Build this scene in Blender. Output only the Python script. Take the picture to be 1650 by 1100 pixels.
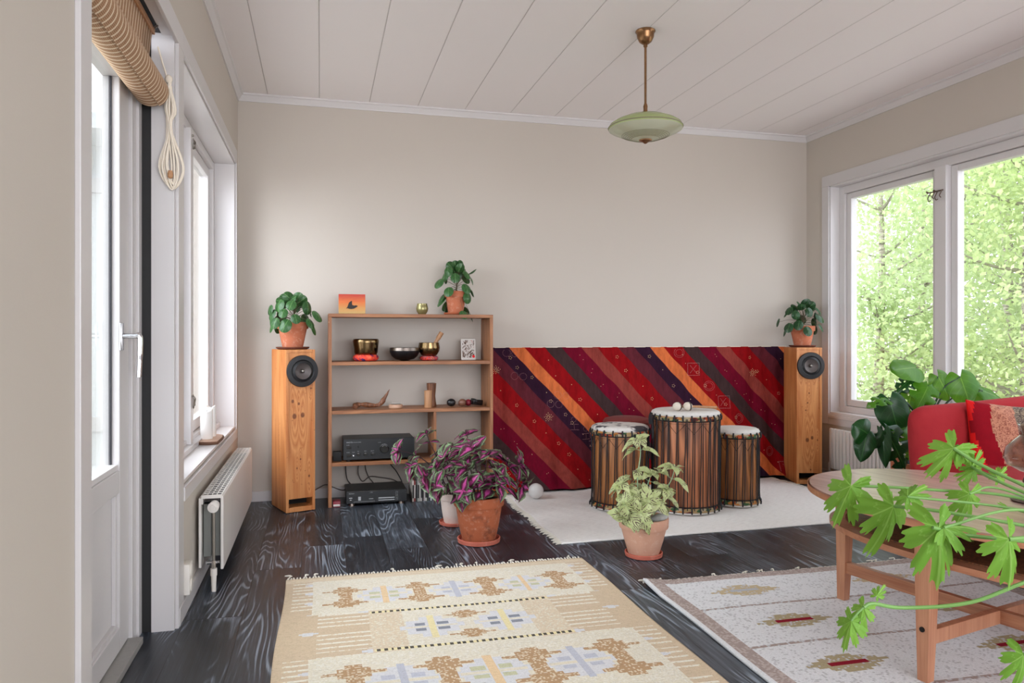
import bpy, bmesh, math, random
from mathutils import Vector, Matrix, Euler, noise
random.seed(7)
PI = math.pi
scene = bpy.context.scene
for o in list(bpy.data.objects): bpy.data.objects.remove(o)

# ---------------- camera, world, lights, exposure ----------------
FPX = 1201.0                                   # focal length in pixels of a 1650 wide frame
YAW = math.atan(309 / FPX)
camd = bpy.data.cameras.new('camera'); cam = bpy.data.objects.new('camera', camd)
scene.collection.objects.link(cam); scene.camera = cam
camd.sensor_width = 36.0; camd.sensor_fit = 'HORIZONTAL'; camd.lens = FPX / 1650 * 36
cam.location = (0.48, -4.75, 1.0); cam.rotation_euler = (PI / 2, 0, -YAW)
camd.shift_y = -9 / 1650
camd.clip_start = 0.05; camd.clip_end = 200

world = bpy.data.worlds.new('overcast_sky'); scene.world = world; world.use_nodes = True
wn = world.node_tree.nodes; wl = world.node_tree.links; wn.clear()
wo = wn.new('ShaderNodeOutputWorld'); bg = wn.new('ShaderNodeBackground')
bg.inputs['Color'].default_value = (0.90, 0.945, 1.06, 1); bg.inputs['Strength'].default_value = 3.0
wl.new(bg.outputs[0], wo.inputs[0])

def area(name, loc, rot, sx, sy, power, col=(1, 1, 1)):
    l = bpy.data.lights.new(name, 'AREA'); l.shape = 'RECTANGLE'; l.size = sx; l.size_y = sy
    l.energy = power; l.color = col
    o = bpy.data.objects.new(name, l); scene.collection.objects.link(o)
    o.location = loc; o.rotation_euler = rot
    return o
# added fill lamp behind the camera, tilted up to brighten the ceiling
area('rear_fill_light', (2.0, -7.55, 1.15), (PI / 2 + math.radians(28), 0, 0), 3.4, 1.9, 85, (0.96, 0.97, 1.0))
# daylight entering by the glazed door and the window of the left wall (outside the panes, beyond the view)
area('left_daylight', (-1.9, -2.6, 2.3), (0, -math.radians(62), 0), 2.2, 3.0, 110, (0.92, 0.96, 1.06))
sd = bpy.data.lights.new('veiled_sun', 'SUN'); sd.energy = 0.6; sd.angle = math.radians(20); sd.color = (1, .97, .92)
so = bpy.data.objects.new('veiled_sun', sd); scene.collection.objects.link(so)
so.rotation_euler = Vector((0.55, 0.35, -1.0)).to_track_quat('-Z', 'Y').to_euler()

vs = scene.view_settings
scene.display_settings.display_device = 'sRGB'
vs.view_transform = 'Standard'; vs.look = 'None'; vs.gamma = 1; vs.use_curve_mapping = False
vs.exposure = 0.45
scene.cycles.max_bounces = 10; scene.cycles.diffuse_bounces = 6; scene.cycles.glossy_bounces = 4
scene.cycles.transparent_max_bounces = 16; scene.cycles.transmission_bounces = 6
scene.cycles.caustics_reflective = False; scene.cycles.caustics_refractive = False

# ---------------- material helpers ----------------
class NT:
    def __init__(s, name):
        s.m = bpy.data.materials.new(name); s.m.use_nodes = True
        s.t = s.m.node_tree; s.t.nodes.clear()
        s.out = s.t.nodes.new('ShaderNodeOutputMaterial')
        s.b = s.t.nodes.new('ShaderNodeBsdfPrincipled')
        s.t.links.new(s.b.outputs[0], s.out.inputs[0])
    def n(s, ty, **k):
        x = s.t.nodes.new(ty)
        for a, v in k.items(): setattr(x, a, v)
        return x
    def l(s, a, b): s.t.links.new(a, b)
    def put(s, sock, v):
        if isinstance(v, bpy.types.NodeSocket): s.l(v, sock)
        elif v is not None:
            if sock.type == 'RGBA' and len(v) == 3: v = tuple(v) + (1,)
            sock.default_value = v
    def math(s, op, a, b=None, c=None, clamp=False):
        x = s.n('ShaderNodeMath', operation=op, use_clamp=clamp)
        s.put(x.inputs[0], a); s.put(x.inputs[1], b) if b is not None else None
        if c is not None: s.put(x.inputs[2], c)
        return x.outputs[0]
    def geo(s): return s.n('ShaderNodeNewGeometry').outputs['Position']
    def obj(s): return s.n('ShaderNodeTexCoord').outputs['Object']
    def uv(s): return s.n('ShaderNodeTexCoord').outputs['UV']
    def map(s, v, loc=(0, 0, 0), rot=(0, 0, 0), sc=(1, 1, 1)):
        x = s.n('ShaderNodeMapping'); s.l(v, x.inputs[0])
        x.inputs['Location'].default_value = loc; x.inputs['Rotation'].default_value = rot; x.inputs['Scale'].default_value = sc
        return x.outputs[0]
    def noise(s, v, scale, detail=3, rough=.55, dist=0, out='Fac'):
        x = s.n('ShaderNodeTexNoise'); s.l(v, x.inputs['Vector']); x.inputs['Scale'].default_value = scale
        x.inputs['Detail'].default_value = detail; x.inputs['Roughness'].default_value = rough; x.inputs['Distortion'].default_value = dist
        return x.outputs[out]
    def vor(s, v, scale, feature='F1', out='Distance', rnd=1):
        x = s.n('ShaderNodeTexVoronoi', feature=feature); s.l(v, x.inputs['Vector']); x.inputs['Scale'].default_value = scale
        x.inputs['Randomness'].default_value = rnd
        return x.outputs[out]
    def sep(s, v):
        x = s.n('ShaderNodeSeparateXYZ'); s.l(v, x.inputs[0]); return x.outputs
    def comb(s, a, b, c):
        x = s.n('ShaderNodeCombineXYZ')
        for i, v in enumerate((a, b, c)): s.put(x.inputs[i], v)
        return x.outputs[0]
    def ramp(s, f, stops, interp='LINEAR'):
        x = s.n('ShaderNodeValToRGB'); s.put(x.inputs[0], f); r = x.color_ramp; r.interpolation = interp
        while len(r.elements) < len(stops): r.elements.new(.5)
        for e, (p, c) in zip(r.elements, stops):
            e.position = p; e.color = tuple(c) + (1,) if len(c) == 3 else c
        return x.outputs[0]
    def mix(s, f, a, b, mode='MIX'):
        x = s.n('ShaderNodeMix', data_type='RGBA', blend_type=mode)
        s.put(x.inputs[0], f); s.put(x.inputs[6], a); s.put(x.inputs[7], b)
        return x.outputs[2]
    def smooth(s, v, a, b, x0=0, x1=1):
        x = s.n('ShaderNodeMapRange', interpolation_type='SMOOTHSTEP')
        s.put(x.inputs[0], v)
        for i, q in enumerate((a, b, x0, x1)): x.inputs[i + 1].default_value = q
        return x.outputs[0]
    def bump(s, h, dist=.002, st=.5):
        x = s.n('ShaderNodeBump'); x.inputs['Strength'].default_value = st; x.inputs['Distance'].default_value = dist
        s.l(h, x.inputs['Height']); s.l(x.outputs[0], s.b.inputs['Normal'])
    def set(s, col=None, rough=None, metal=None, spec=None, **k):
        if col is not None: s.put(s.b.inputs['Base Color'], col)
        if rough is not None: s.put(s.b.inputs['Roughness'], rough)
        if metal is not None: s.put(s.b.inputs['Metallic'], metal)
        if spec is not None: s.put(s.b.inputs['Specular IOR Level'], spec)
        for a, v in k.items(): s.put(s.b.inputs[a.replace('_', ' ')], v)
        return s.m

def srgb(r, g, b):
    f = lambda c: (c / 255 / 12.92) if c / 255 <= .04045 else ((c / 255 + .055) / 1.055) ** 2.4
    return (f(r), f(g), f(b))

def simple(name, col, rough=.5, metal=0, var=.06, nscale=20, bump=0, bscale=200, spec=.5, coat=0):
    t = NT(name); v = t.obj()
    f = t.noise(v, nscale, 4)
    c = t.mix(f, tuple(x * (1 - var) for x in col), tuple(min(1, x * (1 + var)) for x in col))
    t.set(c, rough, metal, spec)
    if coat: t.b.inputs['Coat Weight'].default_value = coat
    if bump: t.bump(t.noise(v, bscale, 3), bump, .6)
    return t.m

M = {}
# painted wall: warm off white with a faint roller texture
def paint(name, col, rough=.75, bump=.0006):
    t = NT(name); v = t.geo()
    f = t.noise(v, 1.3, 3); c = t.mix(f, tuple(x * .975 for x in col), tuple(min(1, x * 1.02) for x in col))
    t.set(c, rough); t.bump(t.noise(v, 260, 2), bump, .35); return t.m
M['wall'] = paint('wall_paint', srgb(197, 189, 179))
M['wall_back'] = paint('back_wall_paint', srgb(197, 189, 179))
M['wall_out'] = paint('outside_paint', srgb(225, 228, 230))
def ceil():
    t = NT('ceiling_boards'); v = t.geo(); x = t.sep(v)
    k = t.math('FRACT', t.math('DIVIDE', t.math('SUBTRACT', x[0], .475), .3017))
    d = t.math('ABSOLUTE', t.math('SUBTRACT', k, .5))
    groove = t.smooth(d, .4915, .497)
    c = t.mix(groove, srgb(242, 238, 238), srgb(214, 209, 207))
    t.set(c, .6); t.bump(t.math('MULTIPLY', groove, -1.0), .004, 1); return t.m
M['ceiling'] = ceil()
def white(name, c, rough=.32):
    t = NT(name); v = t.geo()
    f = t.noise(v, 9, 5, .6)
    chips = t.smooth(t.noise(v, 60, 4, .7), .74, .77)
    col = t.mix(f, tuple(a * .97 for a in c), c)
    col = t.mix(t.math('MULTIPLY', chips, .55), col, srgb(150, 138, 122))
    t.set(col, rough); t.bump(t.noise(v, 40, 3), .0006, .4); return t.m
M['white'] = white('white_gloss_paint', srgb(207, 204, 204))
M['white2'] = white('white_window_paint', srgb(216, 213, 213))
M['radiator'] = simple('radiator_enamel', srgb(222, 218, 213), .35, var=.02)
M['radiator_in'] = simple('shaded_radiator_core', srgb(120, 122, 118), .5)  # fin grey darkened to carry the shade inside the radiator
M['plastic'] = simple('ivory_plastic', srgb(225, 220, 212), .4, var=.01)
M['black'] = simple('black_membrane', srgb(22, 22, 23), .6, var=.3)
M['gasket'] = simple('gasket_rubber', srgb(35, 33, 40), .6)
M['chrome'] = simple('chrome', srgb(205, 205, 208), .18, 1, var=.03)
M['steel'] = simple('worn_steel', srgb(150, 145, 138), .35, 1, var=.15)
M['rust'] = simple('rusty_hook', srgb(110, 92, 82), .5, .7, var=.3)
M['threshold'] = simple('grey_threshold', srgb(150, 148, 144), .45, var=.12, nscale=60)

def glass(name, tint=(1, 1, 1), rough=0.0, refl=1.0):
    t = NT(name); t.t.nodes.remove(t.b)
    tr = t.n('ShaderNodeBsdfTransparent'); tr.inputs[0].default_value = tuple(tint) + (1,)
    gl = t.n('ShaderNodeBsdfGlossy'); gl.inputs['Roughness'].default_value = rough
    ge = t.n('ShaderNodeNewGeometry'); dp = t.n('ShaderNodeVectorMath', operation='DOT_PRODUCT')
    t.l(ge.outputs['Incoming'], dp.inputs[0]); t.l(ge.outputs['Normal'], dp.inputs[1])
    fr = t.math('ADD', .03, t.math('MULTIPLY', .97, t.math('POWER', t.math('SUBTRACT', 1, t.math('ABSOLUTE', dp.outputs['Value']), clamp=True), 5)))
    mx = t.n('ShaderNodeMixShader'); t.l(t.math('MULTIPLY', fr, refl, clamp=True), mx.inputs[0])
    t.l(tr.outputs[0], mx.inputs[1]); t.l(gl.outputs[0], mx.inputs[2]); t.l(mx.outputs[0], t.out.inputs[0])
    return t.m
M['glass'] = glass('window_glass', (.98, .99, .98))

def floor_mat():
    t = NT('charcoal_plank_floor'); v = t.geo(); x = t.sep(v)
    W, Lg = .19, 1.22
    px = t.math('DIVIDE', t.math('SUBTRACT', x[0], .02), W); ix = t.math('FLOOR', px); fx = t.math('FRACT', px)
    wn_ = t.n('ShaderNodeTexWhiteNoise', noise_dimensions='1D'); t.l(ix, wn_.inputs['W'])
    py = t.math('ADD', t.math('DIVIDE', x[1], Lg), wn_.outputs[0]); iy = t.math('FLOOR', py); fy = t.math('FRACT', py)
    w2 = t.n('ShaderNodeTexWhiteNoise', noise_dimensions='2D'); t.l(t.comb(ix, iy, 0), w2.inputs['Vector']); r = w2.outputs['Value']
    off = t.math('MULTIPLY', r, 37.0)
    vec = t.comb(t.math('MULTIPLY', x[0], 6.5), t.math('ADD', t.math('MULTIPLY', x[1], .75), off), off)
    big = t.noise(vec, 1.0, 1.6, .45, .12)
    rings = t.math('FRACT', t.math('MULTIPLY', big, 26))
    tri = t.math('ABSOLUTE', t.math('SUBTRACT', t.math('MULTIPLY', rings, 2), 1))
    fa = t.noise(t.comb(t.math('MULTIPLY', x[0], 210), t.math('ADD', t.math('MULTIPLY', x[1], 4), off), 0), 1, 4, .6)
    fb = t.noise(t.comb(t.math('MULTIPLY', x[0], 75), t.math('ADD', t.math('MULTIPLY', x[1], 2.2), off), 7), 1, 4, .65)
    fine = t.math('ADD', .5, t.math('MULTIPLY', t.math('SUBTRACT', t.math('ADD', t.math('MULTIPLY', fa, .5), t.math('MULTIPLY', fb, .5)), .5), 1.7))
    g = t.math('ADD', t.math('MULTIPLY', t.math('MULTIPLY', t.smooth(tri, .45, .95), t.smooth(t.noise(t.comb(t.math('MULTIPLY', x[0], 3), t.math('ADD', x[1], off), 4), 1.7, 2), .44, .58, .10, 1)), .42), t.math('MULTIPLY', fine, .78))
    patch = t.noise(t.comb(t.math('MULTIPLY', x[0], 3), t.math('ADD', x[1], off), 1), 1.4, 2)
    g = t.math('ADD', g, t.math('MULTIPLY', t.math('SUBTRACT', patch, .5), .55))
    g = t.math('ADD', g, t.math('MULTIPLY', t.math('SUBTRACT', r, .5), .22))
    col = t.ramp(g, [(.2, srgb(24, 26, 30)), (.45, srgb(48, 53, 60)), (.66, srgb(84, 92, 102)), (.92, srgb(138, 149, 162))])
    ex = t.math('MINIMUM', fx, t.math('SUBTRACT', 1, fx)); ey = t.math('MINIMUM', fy, t.math('SUBTRACT', 1, fy))
    seam = t.math('MAXIMUM', t.smooth(ex, 0, .012, 1, 0), t.smooth(ey, 0, .0022, 1, 0))
    col = t.mix(seam, col, srgb(14, 14, 16))
    t.set(col, t.math('ADD', .3, t.math('MULTIPLY', g, .16)), spec=.5)
    t.bump(t.math('SUBTRACT', g, t.math('MULTIPLY', seam, 1.2)), .0009, .5)
    return t.m
M['floor'] = floor_mat()

def wood(name, dark, light, axis=2, sc=1.0, rough=.45, knots=(), rings=9, edge=None, contrast=1.0, coat=0):
    """procedural timber, grain along an object axis; knots = (u, along, radius) in object metres on the two big axes"""
    t = NT(name); v = t.obj(); x = t.sep(v)
    ax = x[axis]; others = [x[i] for i in range(3) if i != axis]
    a, b = others
    kn = None; warp = 0.0
    for (ku, kz, kr) in knots:
        dx = t.math('SUBTRACT', a, ku); dz = t.math('MULTIPLY', t.math('SUBTRACT', ax, kz), .75)
        d = t.math('SQRT', t.math('ADD', t.math('MULTIPLY', dx, dx), t.math('MULTIPLY', dz, dz)))
        m = t.smooth(d, kr * .6, kr * 1.15, 1, 0)
        dz2 = t.math('MULTIPLY', dz, .22); d2 = t.math('SQRT', t.math('ADD', t.math('MULTIPLY', dx, dx), t.math('MULTIPLY', dz2, dz2)))
        wz = t.smooth(d2, 0, kr * 3.2, 1, 0)
        kn = m if kn is None else t.math('MAXIMUM', kn, m)
        warp = wz if isinstance(warp, float) else t.math('MAXIMUM', warp, wz)
    vec = t.comb(t.math('MULTIPLY', a, 9 * sc), t.math('MULTIPLY', b, 9 * sc), t.math('MULTIPLY', ax, .8 * sc))
    n1 = t.noise(vec, 1, 2, .5, .2)
    arg = t.math('ADD', t.math('MULTIPLY', n1, rings), t.math('MULTIPLY', warp, 3.0) if not isinstance(warp, float) else 0.0)
    tri = t.math('ABSOLUTE', t.math('SUBTRACT', t.math('MULTIPLY', t.math('FRACT', arg), 2), 1))
    f = t.noise(t.comb(t.math('MULTIPLY', a, 160 * sc), t.math('MULTIPLY', b, 160 * sc), t.math('MULTIPLY', ax, 5 * sc)), 1, 4, .6)
    g = t.math('ADD', t.math('MULTIPLY', tri, .5 * contrast), t.math('MULTIPLY', f, .55))
    col = t.ramp(g, [(.15, dark), (.55, tuple((p + q) / 2 for p, q in zip(dark, light))), (.85, light)])
    if kn is not None:
        kc = t.noise(v, 90, 2)
        col = t.mix(t.math('MULTIPLY', kn, .9), col, t.mix(kc, srgb(60, 28, 12), srgb(135, 70, 30)))
    if edge:
        col = t.mix(t.smooth(t.noise(v, 55, 4, .7), .64, .7), col, edge)
    t.set(col, rough, coat and None); t.b.inputs['Coat Weight'].default_value = coat
    t.b.inputs['Coat Roughness'].default_value = .25
    t.bump(g, .0005, .4)
    return t.m
M['shelfwood'] = wood('oiled_shelf_wood', srgb(122, 74, 44), srgb(186, 128, 84), axis=0, contrast=.7, rough=.5)
M['shelfwood_v'] = wood('oiled_upright_wood', srgb(122, 74, 44), srgb(186, 128, 84), axis=2, contrast=.7, rough=.5, edge=srgb(205, 165, 125))
kn_l = ((-0.045, 0.63, 0.00858), (-0.01, 0.615, 0.00702), (-0.035, 0.545, 0.01326), (0.012, 0.55, 0.01248), (0, 0.3, 0.00468), (-0.02, 0.25, 0.00468), (0.05, 0.2, 0.00624), (0.06, 0.7, 0.00468))
M['pine_l'] = wood('knotty_pine', srgb(178, 100, 46), srgb(232, 168, 106), axis=2, sc=1.0, knots=kn_l, rings=4, contrast=.7, rough=.42, edge=srgb(150, 88, 44))
kn_r = ((-0.055, 0.77, 0.00624), (-0.02, 0.75, 0.00468), (0.035, 0.765, 0.00546), (0, 0.615, 0.00546), (-0.01, 0.55, 0.00546), (-0.022, 0.5, 0.00468), (-0.012, 0.3, 0.01248), (0.02, 0.315, 0.01014), (0.01, 0.1, 0.00546), (0.055, 0.3, 0.00468))
M['pine_r'] = wood('knotty_pine_right', srgb(178, 100, 46), srgb(232, 168, 106), axis=2, sc=1.0, knots=kn_r, rings=4, contrast=.7, rough=.42, edge=srgb(150, 88, 44))
M['tablewood'] = wood('birch_table_frame', srgb(158, 102, 74), srgb(216, 164, 130), axis=2, contrast=.35, rough=.38)
M['tablewood_h'] = wood('birch_stretcher', srgb(140, 86, 60), srgb(208, 152, 116), axis=0, contrast=.35, rough=.38)
M['tabletop'] = wood('worn_table_top', srgb(142, 106, 94), srgb(188, 154, 144), axis=0, sc=.8, contrast=.8, rough=.3, coat=.35, rings=6)
M['tableedge'] = wood('table_edge', srgb(158, 98, 70), srgb(212, 156, 122), axis=0, contrast=.4, rough=.35)
M['drumwood'] = wood('reddish_drum_wood', srgb(70, 34, 20), srgb(196, 124, 82), axis=2, sc=1.4, contrast=1.1, rings=6, rough=.5)
M['drumwood2'] = wood('golden_drum_wood', srgb(84, 48, 24), srgb(190, 124, 70), axis=2, sc=1.3, contrast=.9, rings=6, rough=.5)
M['darkwood'] = wood('dark_carved_wood', srgb(70, 40, 24), srgb(140, 88, 56), axis=2, sc=2, rough=.5)
M['lightwood'] = wood('light_turned_wood', srgb(150, 104, 68), srgb(214, 166, 122), axis=2, sc=2, rough=.5, contrast=.4)

def terracotta(name, base, pale, lime=.5, grime=None):
    t = NT(name); v = t.obj(); x = t.sep(v)
    n = t.noise(v, 7, 5, .6); n2 = t.noise(v, 38, 4, .7)
    c = t.mix(n, base, pale)
    c = t.mix(t.math('MULTIPLY', t.smooth(n2, .52, .72), lime), c, srgb(228, 196, 176))
    if grime: c = t.mix(t.math('MULTIPLY', t.smooth(t.noise(v, 14, 4, .65), .5, .68), .7), c, grime)
    t.set(c, .82, spec=.25); t.bump(t.noise(v, 120, 3), .0006, .5); return t.m
M['terra'] = terracotta('terracotta', srgb(178, 98, 68), srgb(208, 132, 100), .35)
M['terra_old'] = terracotta('weathered_terracotta', srgb(158, 82, 52), srgb(190, 112, 78), .25, srgb(112, 66, 50))
M['terra_pale'] = terracotta('pale_limed_terracotta', srgb(206, 152, 126), srgb(224, 180, 156), .6)
M['terra_white'] = terracotta('chalky_pot', srgb(222, 200, 188), srgb(232, 216, 206), .6)
M['terra_red'] = terracotta('saucer_terracotta', srgb(178, 92, 74), srgb(200, 116, 98), .15)
M['saucer_dark'] = terracotta('dark_saucer', srgb(82, 46, 36), srgb(112, 62, 46), .05)
M['soil'] = simple('potting_soil', srgb(58, 46, 40), .95, var=.5, nscale=80, bump=.004, bscale=120)
M['stone'] = simple('grey_stone', srgb(176, 176, 172), .7, var=.35, nscale=40, bump=.001)

def leafmat(name, build, rough=.4, trans=.25):
    t = NT(name); col = build(t); t.set(col, rough, spec=.4)
    tr = t.n('ShaderNodeBsdfTranslucent'); t.l(t.mix(.35, col, (.55, .8, .12), 'MIX') if trans > .3 else col, tr.inputs[0])
    mx = t.n('ShaderNodeMixShader'); mx.inputs[0].default_value = trans
    t.l(t.b.outputs[0], mx.inputs[1]); t.l(tr.outputs[0], mx.inputs[2]); t.l(mx.outputs[0], t.out.inputs[0])
    return t.m
def leaf_plain(dark, light, vein=None, nv=6):
    def b(t):
        u = t.sep(t.uv()); n = t.noise(t.obj(), 25, 3)
        oi = t.n('ShaderNodeObjectInfo').outputs['Random']
        f = t.math('ADD', t.math('MULTIPLY', n, .6), t.math('MULTIPLY', oi, .4))
        c = t.mix(f, dark, light)
        if vein:
            s_ = t.math('ABSOLUTE', t.math('SUBTRACT', u[1], .5))
            mid = t.smooth(s_, .008, .022, 1, 0)
            w = t.math('FRACT', t.math('SUBTRACT', t.math('MULTIPLY', u[0], nv), t.math('MULTIPLY', s_, nv * .9)))
            side = t.smooth(t.math('ABSOLUTE', t.math('SUBTRACT', w, .5)), .0, .05, .55, 0)
            c = t.mix(t.math('MAXIMUM', mid, side), c, vein)
        return c
    return b
M['leaf_pilea'] = leafmat('pilea_leaf', leaf_plain(srgb(30, 62, 34), srgb(70, 118, 62), srgb(120, 160, 100), 3), .3, .12)
M['leaf_pilea_dk'] = leafmat('dark_pilea_leaf', leaf_plain(srgb(20, 48, 28), srgb(44, 86, 46), srgb(90, 130, 80), 3), .3, .1)
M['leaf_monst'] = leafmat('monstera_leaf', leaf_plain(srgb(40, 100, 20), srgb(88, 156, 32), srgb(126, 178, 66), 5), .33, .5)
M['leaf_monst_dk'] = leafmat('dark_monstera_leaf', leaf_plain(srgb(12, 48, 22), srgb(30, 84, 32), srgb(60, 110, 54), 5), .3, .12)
M['leaf_pelar'] = leafmat('pelargonium_leaf', leaf_plain(srgb(96, 150, 48), srgb(136, 186, 72), srgb(150, 196, 96), 3), .55, .35)
def coleus(t):
    u = t.sep(t.uv()); n = t.noise(t.obj(), 60, 4, .7); oi = t.noise(t.obj(), 9, 1)
    s_ = t.math('MULTIPLY', t.math('ABSOLUTE', t.math('SUBTRACT', u[1], .5)), 2)
    e = t.math('ADD', s_, t.math('MULTIPLY', t.math('SUBTRACT', n, .5), .55))
    tip = t.math('MULTIPLY', u[0], .35); e = t.math('ADD', e, t.math('SUBTRACT', tip, .12))
    f = t.math('ADD', e, t.math('MULTIPLY', t.math('SUBTRACT', oi, .5), .9))
    c = t.ramp(f, [(.0, srgb(214, 82, 160)), (.16, srgb(200, 92, 164)), (.30, srgb(120, 34, 66)), (.42, srgb(84, 44, 62)), (.66, srgb(86, 54, 66)), (.80, srgb(74, 108, 66)), (1, srgb(132, 158, 116))])
    w = t.math('FRACT', t.math('SUBTRACT', t.math('MULTIPLY', u[0], 6), t.math('MULTIPLY', s_, 2.4)))
    side = t.smooth(t.math('ABSOLUTE', t.math('SUBTRACT', w, .5)), .0, .12, .5, 0)
    return t.mix(t.math('MULTIPLY', side, .5), c, srgb(170, 90, 140))
M['leaf_coleus'] = leafmat('magenta_coleus_leaf', coleus, .45, .2)
def coleus_y(t):
    v = t.obj(); u = t.sep(t.uv())
    n = t.noise(t.map(v, sc=(1, 1, 1)), 30, 3, .6, .6)
    s_ = t.math('ABSOLUTE', t.math('SUBTRACT', u[1], .5))
    w = t.math('ADD', t.math('SUBTRACT', t.math('MULTIPLY', u[0], 3.6), t.math('MULTIPLY', s_, 4)), t.math('MULTIPLY', t.noise(v, 22, 2), 1.5))
    st = t.math('ABSOLUTE', t.math('SUBTRACT', t.math('FRACT', w), .5))
    m = t.math('MULTIPLY', t.smooth(n, .49, .52), t.smooth(st, .05, .3, 1, 0))
    m2 = t.smooth(t.noise(v, 30, 3), .66, .69)
    base = t.mix(t.noise(v, 18, 2), srgb(160, 180, 100), srgb(222, 226, 180))
    return t.mix(t.math('MAXIMUM', m, t.math('MULTIPLY', m2, .7)), base, srgb(74, 34, 48))
M['leaf_coleus_y'] = leafmat('variegated_yellow_leaf', coleus_y, .5, .2)
M['stem_green'] = simple('green_stem', srgb(116, 160, 84), .5)
M['stem_dark'] = simple('dark_stem', srgb(66, 36, 44), .6)
M['stem_brown'] = simple('brown_stem', srgb(92, 82, 60), .7)
M['stem_pale'] = simple('pale_green_stem', srgb(150, 176, 140), .5)
M['stem_dkgreen'] = simple('dark_green_stem', srgb(34, 60, 34), .5)

def rugmat(name, s1=260, s2=70, bumpd=.004):
    t = NT(name); v = t.geo(); x = t.sep(v)
    a = t.n('ShaderNodeAttribute', attribute_name='Col').outputs['Color']
    n = t.noise(v, s1, 3, .7); n2 = t.noise(t.map(v, sc=(1, 3, 1)), s2, 3, .6)
    f = t.math('ADD', t.math('MULTIPLY', n, .6), t.math('MULTIPLY', n2, .4))
    c = t.mix(1.0, a, t.ramp(f, [(.3, (.74, .73, .72)), (.5, (1, 1, 1)), (.7, (1.08, 1.08, 1.08))]), 'MULTIPLY')
    t.set(c, .95, spec=.1)
    wv = t.math('SINE', t.math('MULTIPLY', x[1], 900)); t.bump(t.math('ADD', t.math('MULTIPLY', f, 1.4), t.math('MULTIPLY', wv, .2)), bumpd, .6)
    return t.m
M['rug'] = rugmat('handwoven_wool')
M['rug_shag'] = rugmat('flecked_wool', 190, 110, .006)
def ragrug():
    t = NT('white_rag_rug'); v = t.geo()
    st = t.noise(t.map(v, sc=(3, 26, 1)), 10, 4, .6); fl = t.noise(t.map(v, sc=(1, 5, 1)), 55, 3, .7)
    c = t.ramp(st, [(.25, srgb(212, 209, 206)), (.5, srgb(238, 236, 233)), (.8, srgb(246, 245, 243))])
    c = t.mix(t.smooth(fl, .70, .74), c, srgb(150, 140, 134))
    t.set(c, .95, spec=.1); t.bump(st, .004, .6); return t.m
M['ragrug'] = ragrug()
M['fringe'] = simple('cotton_fringe', srgb(224, 220, 208), .95, var=.08)

def tapestry():
    t = NT('patchwork_tapestry'); v = t.uv(); x = t.sep(v)      # u across, v up, in metres
    n = t.noise(t.obj(), 3.2, 2)
    u = t.math('ADD', x[0], t.math('MULTIPLY', t.math('SUBTRACT', n, .5), .02))
    s_ = t.math('ADD', u, t.math('MULTIPLY', x[1], .93))            # x + z*0.93 is constant along a band
    k = t.math('FRACT', t.math('DIVIDE', t.math('SUBTRACT', s_, 2.562 - .964 * 2), .964))
    P = {'or': srgb(214, 112, 62), 'rd': srgb(146, 8, 16), 'gr': srgb(66, 46, 46), 'cr': srgb(112, 4, 36), 'sa': srgb(146, 62, 54), 'ma': srgb(98, 36, 46), 'pu': srgb(48, 20, 42)}
    seq = ['or', 'rd', 'gr', 'cr', 'sa', 'rd', 'ma', 'pu']; ed = [0, .105, .243, .36, .50, .61, .765, .885]
    c = t.ramp(k, [(e, P[q]) for e, q in zip(ed, seq)], 'CONSTANT')
    w = t.noise(t.map(t.obj(), sc=(1, 1, .3)), 40, 4, .7)
    c = t.mix(1.0, c, t.ramp(w, [(.3, (.68, .66, .66)), (.6, (1, 1, 1))]), 'MULTIPLY')
    t.set(c, .8, spec=.12)
    t.bump(t.noise(t.map(t.obj(), sc=(2, 1, .4)), 30, 4, .65), .004, .5); return t.m
M['tapestry'] = tapestry()
M['gold'] = simple('gold_embroidery', srgb(222, 184, 140), .4, .4)
M['thread'] = simple('pale_embroidery', srgb(190, 136, 134), .7)

def velvet(name, c1, c2, rough=.85):
    t = NT(name); v = t.obj(); n = t.noise(v, 14, 4, .6); n2 = t.noise(v, 240, 2)
    c = t.mix(n, c1, c2); t.set(c, rough, spec=.15)
    t.b.inputs['Sheen Weight'].default_value = .04; t.b.inputs['Sheen Roughness'].default_value = .3
    t.bump(n2, .0012, .5); return t.m
M['sofa'] = velvet('red_wool_upholstery', srgb(150, 34, 42), srgb(172, 52, 56))
M['cush_red'] = velvet('crimson_velvet', srgb(118, 8, 24), srgb(156, 14, 32))
M['cush_side'] = velvet('bright_red_silk', srgb(206, 18, 22), srgb(226, 34, 34), .5)
def brocade(name, base, fig, sc):
    t = NT(name); v = t.obj()
    d = t.vor(t.map(v, sc=(1, 1, 1)), sc, 'DISTANCE_TO_EDGE'); e = t.noise(v, sc * 2.2, 3, .6, 1.5)
    m = t.math('MULTIPLY', t.smooth(t.math('ABSOLUTE', t.math('SUBTRACT', e, .5)), .02, .07, 1, 0), t.smooth(d, 0.02, .06))
    t.set(t.mix(m, base, fig), .55, spec=.3); t.bump(m, .001, .6); return t.m
M['broc1'] = brocade('orange_brocade', srgb(196, 134, 106), srgb(140, 74, 58), 34)
M['broc2'] = brocade('brown_gold_brocade', srgb(70, 54, 48), srgb(164, 146, 122), 40)
M['broc3'] = brocade('plum_brocade', srgb(62, 42, 52), srgb(150, 130, 130), 34)
M['maroon'] = velvet('maroon_cloth', srgb(104, 44, 42), srgb(130, 62, 56))
def headskin(name, sc, th):
    t = NT(name); v = t.obj()
    n = t.noise(v, sc, 3, .6); c = t.mix(t.noise(v, 60, 4, .7), srgb(196, 192, 188), srgb(226, 223, 218))
    c = t.mix(t.smooth(n, th, th + .05), c, srgb(60, 58, 62)); t.set(c, .6, spec=.3)
    t.bump(t.noise(v, 90, 3), .001, .5); return t.m
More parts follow.
